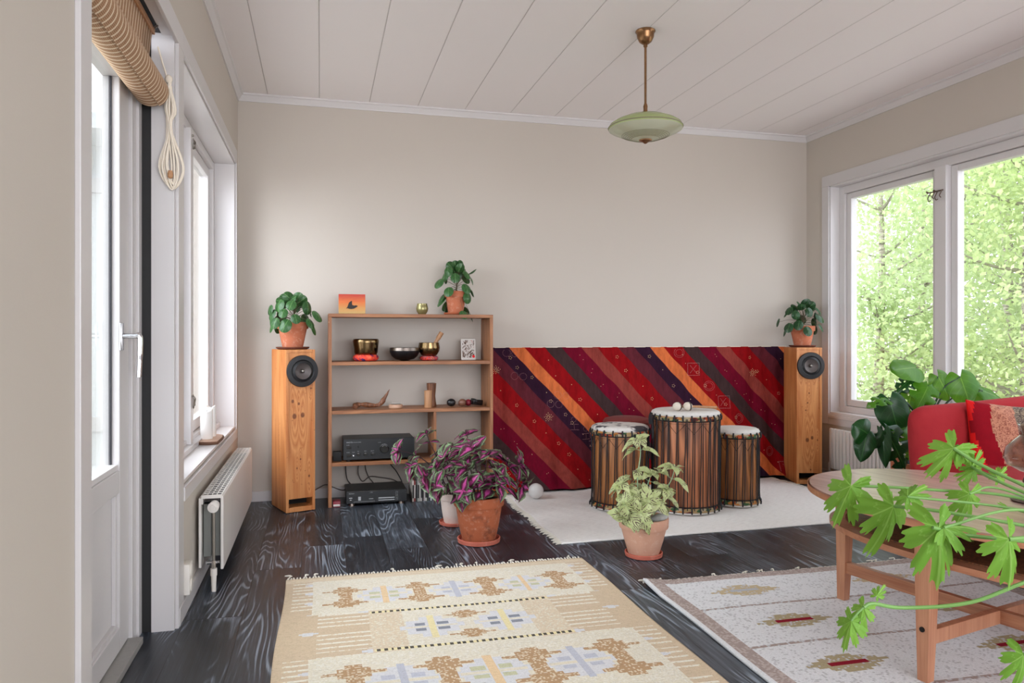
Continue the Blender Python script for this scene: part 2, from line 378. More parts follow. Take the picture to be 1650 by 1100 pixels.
M['skin_spot'] = headskin('patched_goat_skin', 7, .57)
M['skin_plain'] = headskin('pale_calf_skin', 5, .95)
M['skin_two'] = headskin('blue_grey_drum_skin', 9, .63)
M['rope'] = simple('black_rope', srgb(30, 30, 34), .7, bump=.002, bscale=300)
def ringcloth():
    t = NT('wrapped_ring_cloth'); v = t.obj(); n = t.vor(t.map(v, sc=(1, 1, 2)), 34, out='Color'); s_ = t.sep(n)
    c = t.ramp(s_[0], [(0, srgb(176, 80, 44)), (.2, srgb(176, 160, 130)), (.42, srgb(60, 92, 54)), (.55, srgb(166, 140, 96)), (.72, srgb(96, 36, 30)), (.85, srgb(180, 120, 60))], 'CONSTANT')
    t.set(c, .8); return t.m
M['ring'] = ringcloth()
M['cream_felt'] = simple('cream_mallet_head', srgb(214, 204, 190), .8, var=.1, nscale=60)
M['bronze'] = simple('polished_bronze', srgb(122, 100, 70), .2, 1, var=.25, nscale=25, bump=.0006, bscale=70)
M['darkbowl'] = simple('hammered_dark_metal', srgb(46, 44, 46), .38, .8, var=.3, bump=.0016, bscale=90)
M['silverrim'] = simple('silvery_rim', srgb(124, 114, 106), .33, 1, var=.1)
def patt(name, cols, sc):
    t = NT(name); n = t.noise(t.obj(), sc, 3, .6)
    t.set(t.ramp(n, cols, 'CONSTANT'), .7); t.bump(t.noise(t.obj(), 200, 2), .001, .5); return t.m
M['cushion_orange'] = patt('orange_purple_brocade', [(0, srgb(78, 34, 88)), (.46, srgb(226, 66, 44)), (.58, srgb(238, 104, 70)), (.68, srgb(96, 38, 92))], 34)
M['cushion_red'] = patt('red_multicolour_cloth', [(0, srgb(96, 24, 30)), (.42, srgb(214, 60, 40)), (.52, srgb(120, 90, 110)), (.6, srgb(226, 120, 90)), (.68, srgb(80, 24, 30))], 50)
M['smoke_glass'] = simple('olive_gold_glass', srgb(150, 142, 96), .25, .5, var=.3, nscale=50)
M['black_metal'] = simple('black_hifi_metal', srgb(27, 29, 31), .42, .2, var=.08)
M['black_gloss'] = simple('black_gloss_plastic', srgb(14, 15, 17), .18, 0, var=.1)
M['print'] = simple('pale_print', srgb(176, 178, 180), .5)
M['speaker_ring'] = simple('black_driver_ring', srgb(24, 24, 27), .5, var=.1)
M['speaker_cone'] = simple('woven_cone', srgb(92, 84, 82), .4, .3, var=.3, nscale=300)
M['speaker_hole'] = simple('dark_port', srgb(16, 12, 10), .9)
M['cable'] = simple('black_cable', srgb(28, 26, 26), .5)
M['cable_grey'] = simple('grey_brown_cable', srgb(84, 74, 70), .5)
M['wax'] = simple('white_wax', srgb(240, 238, 235), .45, var=.01)
M['wax'].node_tree.nodes['Principled BSDF'].inputs['Subsurface Weight'].default_value = .0
M['bark'] = simple('bark_edge', srgb(104, 72, 54), .85, var=.3, nscale=60, bump=.002)
M['slice'] = wood('wood_slice_face', srgb(176, 136, 110), srgb(216, 184, 160), axis=1, sc=.8, contrast=.5)
M['shell_stone'] = simple('black_stone', srgb(26, 26, 28), .3, var=.3)
M['brownegg'] = simple('brown_marbled_egg', srgb(118, 80, 62), .35, var=.4, nscale=60)
M['redegg'] = simple('crimson_egg', srgb(128, 26, 42), .4, var=.2)
M['cardwhite'] = simple('card_border', srgb(206, 202, 196), .6, var=.02)
def card():
    t = NT('floral_card_print'); v = t.obj(); n = t.noise(v, 34, 4, .6, 2.0); x = t.sep(v)
    c = t.ramp(n, [(0, srgb(62, 40, 36)), (.40, srgb(104, 78, 62)), (.47, srgb(198, 192, 186)), (.64, srgb(170, 66, 58)), (.68, srgb(206, 200, 192))], 'CONSTANT')
    t.set(c, .6); return t.m
M['cardprint'] = card()
def sunset():
    t = NT('painted_sunset'); z = t.sep(t.obj())[2]
    n = t.noise(t.map(t.obj(), sc=(1, 1, 8)), 14, 3)
    f = t.math('ADD', t.math('DIVIDE', z, .118), t.math('MULTIPLY', t.math('SUBTRACT', n, .5), .25))
    t.set(t.ramp(f, [(0, srgb(196, 166, 104)), (.3, srgb(206, 146, 76)), (.6, srgb(216, 112, 50)), (.95, srgb(186, 58, 40))]), .5); return t.m
M['sunset'] = sunset()
M['silhouette'] = simple('black_paint_bird', srgb(34, 30, 28), .6)
def bamboo():
    t = NT('woven_reed_blind'); x = t.sep(t.uv())        # u along the blind width (m), v along the hanging length (m)
    reed = t.math('ABSOLUTE', t.math('SUBTRACT', t.math('FRACT', t.math('MULTIPLY', x[1], 210)), .5))
    c = t.mix(t.smooth(reed, .1, .45), srgb(176, 136, 104), srgb(120, 84, 60))
    c = t.mix(t.math('MULTIPLY', t.noise(t.map(t.uv(), sc=(5, 60, 1)), 6, 3), .5), c, srgb(206, 172, 140))
    th = t.math('ABSOLUTE', t.math('SUBTRACT', t.math('FRACT', t.math('ADD', t.math('MULTIPLY', x[0], 36), t.math('MULTIPLY', t.noise(t.uv(), 8, 2), .25))), .5))
    m = t.smooth(th, .10, .17, 1, 0)
    c = t.mix(m, c, srgb(226, 206, 180))
    t.set(c, .75, spec=.2); t.bump(t.math('ADD', reed, m), .0015, .6); return t.m
M['bamboo'] = bamboo()
M['cord'] = simple('cotton_cord', srgb(232, 222, 206), .9)
M['brass'] = simple('aged_brass', srgb(142, 106, 74), .3, .9, var=.3, nscale=60)
def shade(name, c, tr=.35):
    t = NT(name); v = t.obj()
    t.set(t.mix(t.noise(v, 8, 3), tuple(a * .94 for a in c), c), .12, spec=.6)
    t.b.inputs['Coat Weight'].default_value = .6; t.b.inputs['Coat Roughness'].default_value = .05
    g = t.n('ShaderNodeBsdfTranslucent'); g.inputs[0].default_value = tuple(c) + (1,)
    mx = t.n('ShaderNodeMixShader'); mx.inputs[0].default_value = tr
    t.l(t.b.outputs[0], mx.inputs[1]); t.l(g.outputs[0], mx.inputs[2]); t.l(mx.outputs[0], t.out.inputs[0]); return t.m
M['shade_green'] = shade('green_opal_glass', srgb(186, 200, 140))
M['shade_cream'] = shade('cream_opal_glass', srgb(224, 226, 206))
M['shade_ring'] = simple('bronze_ring_line', srgb(128, 122, 96), .4)
def realglass(name, col, rough=.02):
    t = NT(name); t.set(col, rough); t.b.inputs['Transmission Weight'].default_value = 1; t.b.inputs['IOR'].default_value = 1.45; return t.m
M['amber'] = glass('smoky_lamp_glass', (.80, .74, .70), 0, 2.2)
M['frost'] = simple('frosted_white_glass', srgb(206, 204, 202), .25, var=.03)
M['bounce_ground'] = simple('pale_bounce_ground', srgb(206, 198, 192), .9, var=.1, nscale=2)  # outdoor ground made pale to bounce daylight up to the ceiling
def birch():
    t = NT('birch_bark'); n = t.noise(t.map(t.obj(), sc=(2, 2, 9)), 4, 4, .7)
    t.set(t.ramp(n, [(.35, srgb(70, 62, 56)), (.48, srgb(168, 158, 146)), (.7, srgb(208, 200, 190))]), .8); return t.m
M['birch'] = birch()
M['twig'] = simple('twig_bark', srgb(150, 144, 132), .9, var=.3)
def treeleaf(name, a, b):
    t = NT(name); n = t.noise(t.geo(), 1.6, 2); c = t.mix(n, a, b); t.set(c, .6, spec=.3)
    g = t.n('ShaderNodeBsdfTranslucent'); t.l(c, g.inputs[0])
    mx = t.n('ShaderNodeMixShader'); mx.inputs[0].default_value = .45
    t.l(t.b.outputs[0], mx.inputs[1]); t.l(g.outputs[0], mx.inputs[2]); t.l(mx.outputs[0], t.out.inputs[0]); return t.m
M['tl1'] = treeleaf('spring_leaves', srgb(182, 202, 134), srgb(214, 224, 178))
M['tl2'] = treeleaf('deep_spring_leaves', srgb(164, 188, 128), srgb(206, 218, 172))
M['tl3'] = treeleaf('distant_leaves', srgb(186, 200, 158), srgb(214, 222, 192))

# ---------------- geometry helpers ----------------
COL = scene.collection
V = Vector
class MB:
    """collects shapes in one bmesh; build() links them as one mesh object"""
    def __init__(s): s.bm = bmesh.new(); s.mi = 0; s.uvl = None
    def _tag(s, geo):
        for f in geo: f.material_index = s.mi
    def box(s, c, d, rot=None, bev=0, taper=None):
        vs = []
        for z in (-.5, .5):
            k = taper if (taper and z < 0) else 1
            for x, y in ((-.5, -.5), (.5, -.5), (.5, .5), (-.5, .5)): vs.append(V((x * d[0] * k, y * d[1] * k, z * d[2])))
        if rot is not None:
            m = rot if isinstance(rot, Matrix) else Euler(rot).to_matrix()
            vs = [m @ v for v in vs]
        bv = [s.bm.verts.new(v + V(c)) for v in vs]
        fs = [s.bm.faces.new([bv[i] for i in q]) for q in ((3, 2, 1, 0), (4, 5, 6, 7), (0, 1, 5, 4), (1, 2, 6, 5), (2, 3, 7, 6), (3, 0, 4, 7))]
        s._tag(fs)
        if bev:
            es = list({e for f in fs for e in f.edges})
            r = bmesh.ops.bevel(s.bm, geom=es, offset=bev, segments=2, profile=.6, affect='EDGES')
            s._tag(r['faces'])
        return s
    def box2(s, a, b, bev=0):
        return s.box([(p + q) / 2 for p, q in zip(a, b)], [abs(q - p) for p, q in zip(a, b)], None, bev)
    def tube(s, pts, r, seg=8, cap=True, flat=1.0):
        pts = [V(p) for p in pts]; n = len(pts)
        rs = list(r) if hasattr(r, '__len__') else [r] * n
        t0 = (pts[1] - pts[0]).normalized()
        up = V((0, 0, 1)) if abs(t0.z) < .9 else V((1, 0, 0))
        nx = t0.cross(up).normalized(); rings = []
        for i, p in enumerate(pts):
            t = ((pts[min(i + 1, n - 1)] - pts[max(i - 1, 0)]))
            t = t.normalized() if t.length > 1e-9 else t0
            nx = (nx - t * nx.dot(t)); nx = nx.normalized() if nx.length > 1e-6 else t.orthogonal().normalized()
            ny = t.cross(nx)
            rings.append([s.bm.verts.new(p + (nx * math.cos(a) + ny * math.sin(a) * flat) * rs[i]) for a in (2 * PI * k / seg for k in range(seg))])
        fs = []
        for a, b in zip(rings, rings[1:]):
            for k in range(seg): fs.append(s.bm.faces.new((a[k], a[(k + 1) % seg], b[(k + 1) % seg], b[k])))
        if cap: fs += [s.bm.faces.new(rings[0][::-1]), s.bm.faces.new(rings[-1])]
        s._tag(fs); return s
    def lathe(s, prof, seg=40, c=(0, 0, 0), jit=0, mat=None):
        c = V(c); rings = []
        for r, z in prof:
            if r < 1e-5: rings.append([s.bm.verts.new(c + V((0, 0, z)))])
            else: rings.append([s.bm.verts.new(c + V((r * math.cos(2 * PI * k / seg) , r * math.sin(2 * PI * k / seg), z))) for k in range(seg)])
        fs = []
        for a, b in zip(rings, rings[1:]):
            for k in range(seg):
                k2 = (k + 1) % seg
                if len(a) == 1 and len(b) == 1: continue
                if len(a) == 1: fs.append(s.bm.faces.new((a[0], b[k2], b[k])))
                elif len(b) == 1: fs.append(s.bm.faces.new((a[k], a[k2], b[0])))
                else: fs.append(s.bm.faces.new((a[k], a[k2], b[k2], b[k])))
        s._tag(fs)
        if mat is not None:
            vv = {v for g in rings for v in g}
            for v in vv: v.co = mat @ v.co
        return s
    def prism(s, outline, axis, d0, d1, bev=0):
        """outline: 2-D points; axis: 0/1/2 normal; extruded d0..d1"""
        def mk(p, d):
            q = list(p); q.insert(axis, d); return V(q)
        a = [s.bm.verts.new(mk(p, d0)) for p in outline]; b = [s.bm.verts.new(mk(p, d1)) for p in outline]
        n = len(a); fs = [s.bm.faces.new(a), s.bm.faces.new(b[::-1])]
        for i in range(n): fs.append(s.bm.faces.new((a[i], b[i], b[(i + 1) % n], a[(i + 1) % n])))
        s._tag(fs)
        if bev:
            es = list({e for f in fs[:2] for e in f.edges})
            r = bmesh.ops.bevel(s.bm, geom=es, offset=bev, segments=2, profile=.6, affect='EDGES'); s._tag(r['faces'])
        return s
    def sphere(s, c, r, sc=(1, 1, 1), sub=3, rot=None):
        g = bmesh.ops.create_icosphere(s.bm, subdivisions=sub, radius=r)
        for v in g['verts']:
            q = V((v.co.x * sc[0], v.co.y * sc[1], v.co.z * sc[2]))
            if rot: q = Euler(rot).to_matrix() @ q
            v.co = q + V(c)
        s._tag({f for v in g['verts'] for f in v.link_faces}); return s
    def grid(s, fn, nu, nv, closed_u=False, uvf=None):
        """fn(i/nu, j/nv) -> point"""
        P_ = [[s.bm.verts.new(fn(i / nu, j / nv)) for j in range(nv + 1)] for i in range(nu + (0 if closed_u else 1))]
        L = len(P_); fs = []
        if uvf and not s.uvl: s.uvl = s.bm.loops.layers.uv.new('UVMap')
        for i in range(nu):
            for j in range(nv):
                try: f = s.bm.faces.new((P_[i][j], P_[(i + 1) % L][j], P_[(i + 1) % L][j + 1], P_[i][j + 1]))
                except ValueError: continue
                fs.append(f)
                if uvf:
                    for lp, (a, b) in zip(f.loops, ((i, j), (i + 1, j), (i + 1, j + 1), (i, j + 1))): lp[s.uvl].uv = uvf(a / nu, b / nv)
        s._tag(fs); return s
    def build(s, name, mats, parent=None, smooth=True, ang=35, loc=None, rot=None):
        bmesh.ops.recalc_face_normals(s.bm, faces=s.bm.faces)
        me = bpy.data.meshes.new(name); s.bm.to_mesh(me); s.bm.free()
        if not isinstance(mats, (list, tuple)): mats = [mats]
        for m in mats: me.materials.append(M[m] if isinstance(m, str) else m)
        if smooth:
            me.polygons.foreach_set('use_smooth', [True] * len(me.polygons))
            try: me.set_sharp_from_angle(angle=math.radians(ang))
            except Exception: pass
        o = bpy.data.objects.new(name, me); COL.objects.link(o)
        if parent: o.parent = parent
        if loc: o.location = loc
        if rot: o.rotation_euler = rot
        return o

def raw(name, verts, faces, mats, parent=None, uvs=None, midx=None, smooth=True):
    me = bpy.data.meshes.new(name); me.from_pydata(verts, [], faces)
    if not isinstance(mats, (list, tuple)): mats = [mats]
    for m in mats: me.materials.append(M[m])
    if midx: me.polygons.foreach_set('material_index', midx)
    if uvs:
        ul = me.uv_layers.new(name='UVMap'); li = [vi for f in faces for vi in f]
        ul.data.foreach_set('uv', [c for vi in li for c in uvs[vi]])
    me.polygons.foreach_set('use_smooth', [smooth] * len(me.polygons)); me.update()
    o = bpy.data.objects.new(name, me); COL.objects.link(o)
    if parent: o.parent = parent
    return o

def tag(o, label, cat, group=None, kind=None):
    o['label'] = label; o['category'] = cat
    if group: o['group'] = group
    if kind: o['kind'] = kind
    return o
def thing(name, label, cat, loc=(0, 0, 0), rz=0, group=None):
    o = bpy.data.objects.new(name, None); COL.objects.link(o); o.empty_display_size = .05
    o.location = loc; o.rotation_euler = (0, 0, rz); return tag(o, label, cat, group)
def struct(o, label=None, cat='building'):
    o['kind'] = 'structure'
    if label: o['label'] = label; o['category'] = cat
    return o
def dup(root, loc, rz, label):
    r = root.copy(); COL.objects.link(r); r.location = loc; r.rotation_euler = (0, 0, rz); r['label'] = label
    for ch in list(root.children):
        c = ch.copy(); COL.objects.link(c); c.parent = r
        for g in ch.children: d = g.copy(); COL.objects.link(d); d.parent = c
    return r
def bez(pts, n=8):
    """Catmull-Rom through points"""
    P_ = [V(p) for p in pts]; P_ = [P_[0] * 2 - P_[1]] + P_ + [P_[-1] * 2 - P_[-2]]; out = []
    for i in range(1, len(P_) - 2):
        for k in range(n):
            t = k / n; a, b, c, d = P_[i - 1:i + 3]
            out.append(.5 * ((2 * b) + (c - a) * t + (2 * a - 5 * b + 4 * c - d) * t * t + (3 * b - a - 3 * c + d) * t ** 3))
    out.append(P_[-2]); return out
def frame(d, n):
    """matrix with x along d and z near n"""
    x = V(d).normalized(); z = V(n); z = z - x * z.dot(x)
    z = z.normalized() if z.length > 1e-5 else x.orthogonal().normalized()
    y = z.cross(x); return Matrix((x, y, z)).transposed()

# ---------------- the room ----------------
XW, ZC = 3.93, 2.455
YN = -7.4                                          # the wall behind the camera
b = MB(); b.box2((-.12, YN, -.1), (XW + .12, .12, 0)); struct(b.build('floor', 'floor', smooth=False), 'dark charcoal wood plank floor', 'floor')
b = MB(); b.box2((-.3, YN - .2, ZC), (XW + .3, .3, ZC + .12)); struct(b.build('ceiling', 'ceiling', smooth=False), 'white tongue and groove board ceiling', 'ceiling')
b = MB(); b.box2((-.3, 0, -.1), (XW + .3, .2, ZC)); struct(b.build('wall_back', M['wall_back'], smooth=False), 'plain off white back wall', 'wall')
# left wall, door opening Y -3.0..-2.0, window opening Y -1.9..-0.17
D0, D1, DT = -3.0, -2.0, 2.03
W0, W1, WB, WT = -1.9, -.17, .475, 2.0
b = MB()
b.box2((-.2, YN, -.1), (0, D0, ZC)); b.box2((-.2, D0, DT), (0, D1, ZC)); b.box2((-.2, D1, -.1), (0, W0, ZC))
b.box2((-.2, W0, -.1), (0, W1, WB)); b.box2((-.2, W0, WT), (0, W1, ZC)); b.box2((-.2, W1, -.1), (0, .0, ZC))
struct(b.build('wall_left', M['wall'], smooth=False), 'off white left wall holding door and window', 'wall')
# right wall, window opening Y -2.75..-0.257
R0, R1, RB, RT = -3.35, -.257, .46, 2.046
b = MB()
b.box2((XW, R1, -.1), (XW + .2, .0, ZC)); b.box2((XW, R0, -.1), (XW + .2, R1, RB)); b.box2((XW, R0, RT), (XW + .2, R1, ZC))
b.box2((XW, -5.0, -.1), (XW + .2, R0, ZC)); b.box2((XW, -5.0, 2.05), (XW + .2, -6.9, ZC)); b.box2((XW, -6.9, -.1), (XW + .2, -5.0, .45)); b.box2((XW, YN, -.1), (XW + .2, -6.9, ZC))
struct(b.build('wall_right', M['wall'], smooth=False), 'off white right wall round the wide window', 'wall')
b = MB()
b.box2((-.2, YN - .2, -.1), (.25, YN, ZC)); b.box2((XW - .25, YN - .2, -.1), (XW + .2, YN, ZC)); b.box2((.25, YN - .2, 2.3), (XW - .25, YN, ZC)); b.box2((.25, YN - .2, -.1), (XW - .25, YN, .4))
struct(b.build('wall_near', M['wall'], smooth=False))

# cornice, skirting
def cove(name, p0, p1, nrm, z0=2.412):
    """thin cornice strip along p0-p1 (xy), projecting along nrm"""
    b = MB(); prof = [(0, z0), (.007, z0), (.009, z0 + .006), (.026, z0 + .03), (.034, z0 + .034), (.034, ZC), (0, ZC)]
    a = [b.bm.verts.new((p0[0] + nrm[0] * d, p0[1] + nrm[1] * d, z)) for d, z in prof]
    c = [b.bm.verts.new((p1[0] + nrm[0] * d, p1[1] + nrm[1] * d, z)) for d, z in prof]
    n = len(prof); b.bm.faces.new(a); b.bm.faces.new(c[::-1])
    for i in range(n): b.bm.faces.new((a[i], c[i], c[(i + 1) % n], a[(i + 1) % n]))
    return struct(b.build(name, M['white2'], smooth=False), 'white painted cornice strip under the ceiling', 'trim')
cove('trim_1', (0, YN), (0, 0), (1, 0)); cove('trim_2', (0.0, 0), (XW, 0), (0, -1)); cove('trim_3', (XW, YN), (XW, 0), (-1, 0))
b = MB(); b.box2((0, -.014, 0), (XW, 0, .062), .003); struct(b.build('baseboard_back', 'white', smooth=False))
b = MB(); b.box2((0, -1.985, 0), (.014, -.014, .062), .003); b.box2((0, YN, 0), (.014, D0 - .07, .062), .003); struct(b.build('baseboard_left', 'white', smooth=False))
b = MB(); b.box2((XW - .014, YN, 0), (XW, -.014, .062), .003); struct(b.build('baseboard_right', 'white', smooth=False))

# casings of left wall openings (flat boards on the wall)
b = MB(); TT = .012
b.box2((0, D0 - .075, 0), (TT, D0, WT), .002)                # near side of the door
b.box2((0, D0 - .075, WT), (TT, W0, WT + .075), .002)  # over the door
b.box2((0, D1, 0), (TT, W0, WT), .002)                        # between door and window
b.box2((0, W0, WT), (TT, W1 + .0, WT + .075), .002)                 # over the window
b.box2((0, W1, WB - .05), (TT, W1 + .022, WT + .075), .002)
struct(b.build('trim_4', 'white', smooth=False), 'white boards framing the door and window openings', 'trim')
b = MB(); b.box2((0, W0, WB - .062), (.016, W1, WB - .012), .003)
struct(b.build('trim_5', 'white', smooth=False), 'white apron board below the left window', 'trim')

# ---- door_1: glazed balcony door in its frame ----
dr = bpy.data.objects.new('door_1', None); COL.objects.link(dr); dr.location = (-.1, D1, 0); struct(dr, 'white half glazed balcony door', 'door')
b = MB()   # lining of the opening with the black gap beyond it
b.box2((.028, -.012, 0), (.1, .0, DT)); b.box2((.062, -1.0, DT - .012), (.1, 0, DT)); b.box2((.018, -1.0, 0), (.1, -.988, DT))
b.build('jamb_lining', 'white', dr, smooth=False)
b = MB(); b.box2((-.03, -.006, 0), (.028, .004, DT)); b.box2((-.02, -1.0, DT - .006), (.062, -.012, DT + .004)); b.build('black_gap', 'black', dr, smooth=False)
b = MB()
b.box2((-.07, -.048, 0), (-.002, -.006, 1.975), .002); b.box2((-.07, -.102, 0), (-.010, -.048, 1.975), .002)
b.box2((-.07, -.998, 0), (.006, -.9, 1.975), .002); b.box2((-.07, -.9, 1.9), (.004, -.102, 1.975), .002); b.build('door_frame', 'white', dr, smooth=False)
b = MB(); b.box2((-.09, -.9, 0), (.022, -.1, .022), .003); b.build('threshold', 'threshold', dr, smooth=False)
b = MB(); yl, yr = -.897, -.106
b.box2((-.07, yr - .112, .026), (-.02, yr, 1.895), .003); b.box2((-.07, yl, .026), (-.02, yl + .112, 1.895), .003)
b.box2((-.07, yl + .112, .026), (-.02, yr - .112, .1), .003); b.box2((-.07, yl + .112, .515), (-.02, yr - .112, .585), .003); b.box2((-.07, yl + .112, 1.8), (-.02, yr - .112, 1.895), .003)
leaf = b.build('door_leaf', 'white', dr, smooth=False)
b = MB(); b.box2((-.06, yl + .112, .1), (-.04, yr - .112, .515)); b.box2((-.04, yr - .128, .1), (-.028, yr - .112, .515), .002); b.box2((-.04, yl + .112, .1), (-.026, yr - .112, .112), .002)
b.build('lower_panel', 'white', leaf, smooth=False)
b = MB(); g0, g1 = yl + .112, yr - .112
b.box2((-.05, g1 - .005, .585), (-.042, g1 + .001, 1.8)); b.box2((-.05, g0, .585), (-.042, g0 + .005, 1.8))
b.build('gasket', 'gasket', leaf, smooth=False)
b = MB(); b.box2((-.05, g0, .585), (-.026, g1, .603), .002); b.build('glazing_bead', 'white2', leaf, smooth=False)
b = MB(); b.box2((-.05, g0, .59), (-.044, g1, 1.8)); b.box2((-.072, g0, .59), (-.068, g1, 1.8)); b.build('pane', 'glass', leaf, smooth=False)
b = MB(); b.box2((-.02, yr - .112 / 2 - .012 - .05, .955), (-.012, yr - .112 / 2 + .012 - .05, 1.04), .002)
hy = yr - .056 - .05
b.tube([(-.014, hy, 1.0), (.028, hy, 1.0)], .008, 12)
b.tube(bez([(.026, hy, 1.002), (.034, hy, 1.0), (.037, hy, .985), (.036, hy, .93), (.034, hy, .872)]), [.009] * 8 + [.0085] * 16 + [.0075] * 9, 12)
b.build('handle', 'chrome', leaf, ang=50)['label'] = 'chrome lever handle turned down'

# ---- window_1, left wall ----
w1 = bpy.data.objects.new('window_1', None); COL.objects.link(w1); w1.location = (-.108, W0, WB); struct(w1, 'white timber window in left wall', 'window')
LW, HW = W1 - W0, WT - WB
b = MB(); b.box2((0, -.002, 0), (.108, .01, HW), .001); b.box2((0, LW - .01, 0), (.108, LW, HW), .001); b.box2((0, 0, HW - .01), (.108, LW, HW), .001); b.build('reveal', 'white2', w1, smooth=False)
b = MB(); b.box2((-.02, 0, -.006), (.112, LW, .006), .002); b.box2((-.02, .01, .006), (.03, LW - .01, .03), .002); b.build('window_sill', 'white2', w1, smooth=False)
b = MB()
b.box2((-.07, 0, .006), (0, .05, HW - .01), .003); b.box2((-.07, LW - .06, .006), (0, LW - .01, HW - .01), .003)
b.box2((-.07, .05, HW - .055), (0, LW - .06, HW - .01), .003); b.box2((-.07, .05, .006), (0, LW - .06, .05), .003)
b.box2((-.07, .80, .03), (.018, .87, HW - .05), .004)
b.build('window_frame', 'white2', w1, smooth=False)
for k, (a, c) in enumerate(((.055, .795), (.875, LW - .065))):
    b = MB(); z0, z1 = .053, HW - .058
    b.box2((-.065, a, z0), (-.02, a + .05, z1), .003); b.box2((-.065, c - .05, z0), (-.02, c, z1), .003)
    b.box2((-.065, a + .05, z0), (-.02, c - .05, z0 + .055), .003); b.box2((-.065, a + .05, z1 - .05), (-.02, c - .05, z1), .003)
    sh = b.build('sash', 'white2', w1, smooth=False)
    b = MB(); b.box2((-.05, a + .05, z0 + .055), (-.045, c - .05, z1 - .05)); b.build('pane', 'glass', sh, smooth=False)
def hook(parent, name='window_hook', mats='steel', s=1, mx=None):
    b = MB()
    b.tube([(0, -.03, 0), (0, .035, 0)], .004, 8); b.tube([(0, -.02, 0), (.014, -.02, .006)], .005, 8)
    b.tube(bez([(.004, .0, 0), (.012, .002, -.015), (.012, -.012, -.035), (.01, -.006, -.052), (.01, .008, -.05)], 6), .0028, 8)
    b.tube(bez([(.004, .03, 0), (.012, .034, -.012), (.012, .022, -.03), (.01, .03, -.044)], 6), .0028, 8)
    return b.build(name, mats, parent, ang=60)
for z in (.245, 1.44):
    h = hook(w1); h.location = (.012, .85, z); h['label'] = 'small steel window hook'

# ---- window_2, right wall ----
w2 = bpy.data.objects.new('window_2', None); COL.objects.link(w2); w2.location = (XW, R1, RB); struct(w2, 'wide white timber window in right wall', 'window')
RL, RH = R1 - R0, RT - RB
b = MB(); b.box2((-.012, -RL - .07, RH), (0, .07, RH + .075), .002); b.box2((-.012, 0, -.075), (0, .07, RH), .002); b.box2((-.012, -RL - .07, -.075), (0, .0, -.0), .002); b.box2((-.012, -RL - .07, 0), (0, -RL, RH), .002)
b.box2((-.02, -RL, -.03), (.0, 0, -.008), .004)
b.build('casing', 'white', w2, smooth=False)
b = MB(); b.box2((0, -.008, 0), (.085, 0, RH)); b.box2((0, -RL, RH - .008), (.085, 0, RH)); b.box2((0, -RL, 0), (.085, -RL + .008, RH)); b.build('reveal', 'white2', w2, smooth=False)
b = MB(); b.box2((-.004, -RL, -.004), (.1, 0, .012), .002); b.build('window_sill', 'white2', w2, smooth=False)
b = MB(); FX0, FX1 = .072, .15
b.box2((FX0, -.06, .012), (FX1, -.008, RH - .008), .004); b.box2((FX0, -RL + .008, .012), (FX1, -RL + .06, RH - .008), .004)
b.box2((FX0, -RL + .06, RH - .06), (FX1, -.06, RH - .008), .004); b.box2((FX0, -RL + .06, .012), (FX1, -.06, .055), .004)
ms = (-.86, -1.9)
for m in ms: b.box2((FX0 - .02, m - .085, .02), (FX1, m, RH - .055), .005)
b.build('window_frame', 'white2', w2, smooth=False)
for (c, a) in ((-.062, ms[0] + .002), (ms[0] - .087, ms[1] + .002), (ms[1] - .087, -RL + .062)):
    b = MB(); z0, z1 = .057, RH - .062
    b.box2((.088, a, z0), (.135, a + .045, z1), .004); b.box2((.088, c - .045, z0), (.135, c, z1), .004)
    b.box2((.088, a + .045, z0), (.135, c - .045, z0 + .045), .004); b.box2((.088, a + .045, z1 - .038), (.135, c - .045, z1), .004)
    sh = b.build('sash', 'white2', w2, smooth=False)
    b = MB(); b.box2((.112, a + .045, z0 + .045), (.117, c - .045, z1 - .038)); b.build('pane', 'glass', sh, smooth=False)
for i, yy in enumerate((ms[0] + .012, ms[0] - .04)):
    h = hook(w2, 'window_hook', 'rust'); h.location = (FX0 - .03, yy, RH - .2); h.rotation_euler = (0, 0, PI); h['label'] = 'rusty window hook'

# ---------------- radiators and small wall fittings ----------------
rd = thing('radiator', 'white panel radiator with grilled top below the left window', 'radiator', (0, -1.6, 0))
RL_ = 1.28
b = MB(); b.box2((.097, 0, .075), (.108, RL_, .365), .003)
b.build('front_panel', 'radiator', rd, smooth=False)
b = MB(); b.box2((.016, 0, .085), (.026, RL_, .36), .002); b.box2((.026, .0, .335), (.032, RL_, .368), .001); b.build('rear_panel', 'radiator', rd, smooth=False)
b = MB(); b.box2((.03, .03, .12), (.058, RL_ - .03, .33), .002)
for k in range(18): b.box2((.06, .04 + k * .068, .12), (.093, .043 + k * .068, .33))
b.build('convector_fins', 'radiator_in', rd, smooth=False)
b = MB(); b.box2((.032, .012, .342), (.096, RL_ - .012, .345)); b.build('inner_shade_sheet', 'black', rd, smooth=False)  # black sheet added as the shade seen through the grille
b = MB()
for x in (.03, .0475, .065, .0825, .1): b.box2((x - .0014, 0, .369), (x + .0014, RL_, .372))
b.box2((.026, -.003, .358), (.104, .004, .372), .001)
for k in range(1, 32): b.box2((.028, k * RL_ / 32 - .0022, .3695), (.102, k * RL_ / 32 + .0022, .3725))
b.box2((.026, RL_ - .004, .358), (.104, RL_, .372))
b.build('top_grille', 'radiator', rd, smooth=False)
b = MB(); b.tube([(.076, -.004, .332), (.076, -.05, .332)], [.019, .021], 20); b.tube([(.076, -.05, .332), (.076, -.058, .332)], [.012, .01], 16)
for a in range(3): b.box((.076 + .014 * math.cos(a * 2.1), -.052, .332 + .014 * math.sin(a * 2.1)), (.008, .006, .004), (0, -a * 2.1, 0))
b.build('thermostat_knob', 'radiator', rd, ang=40)
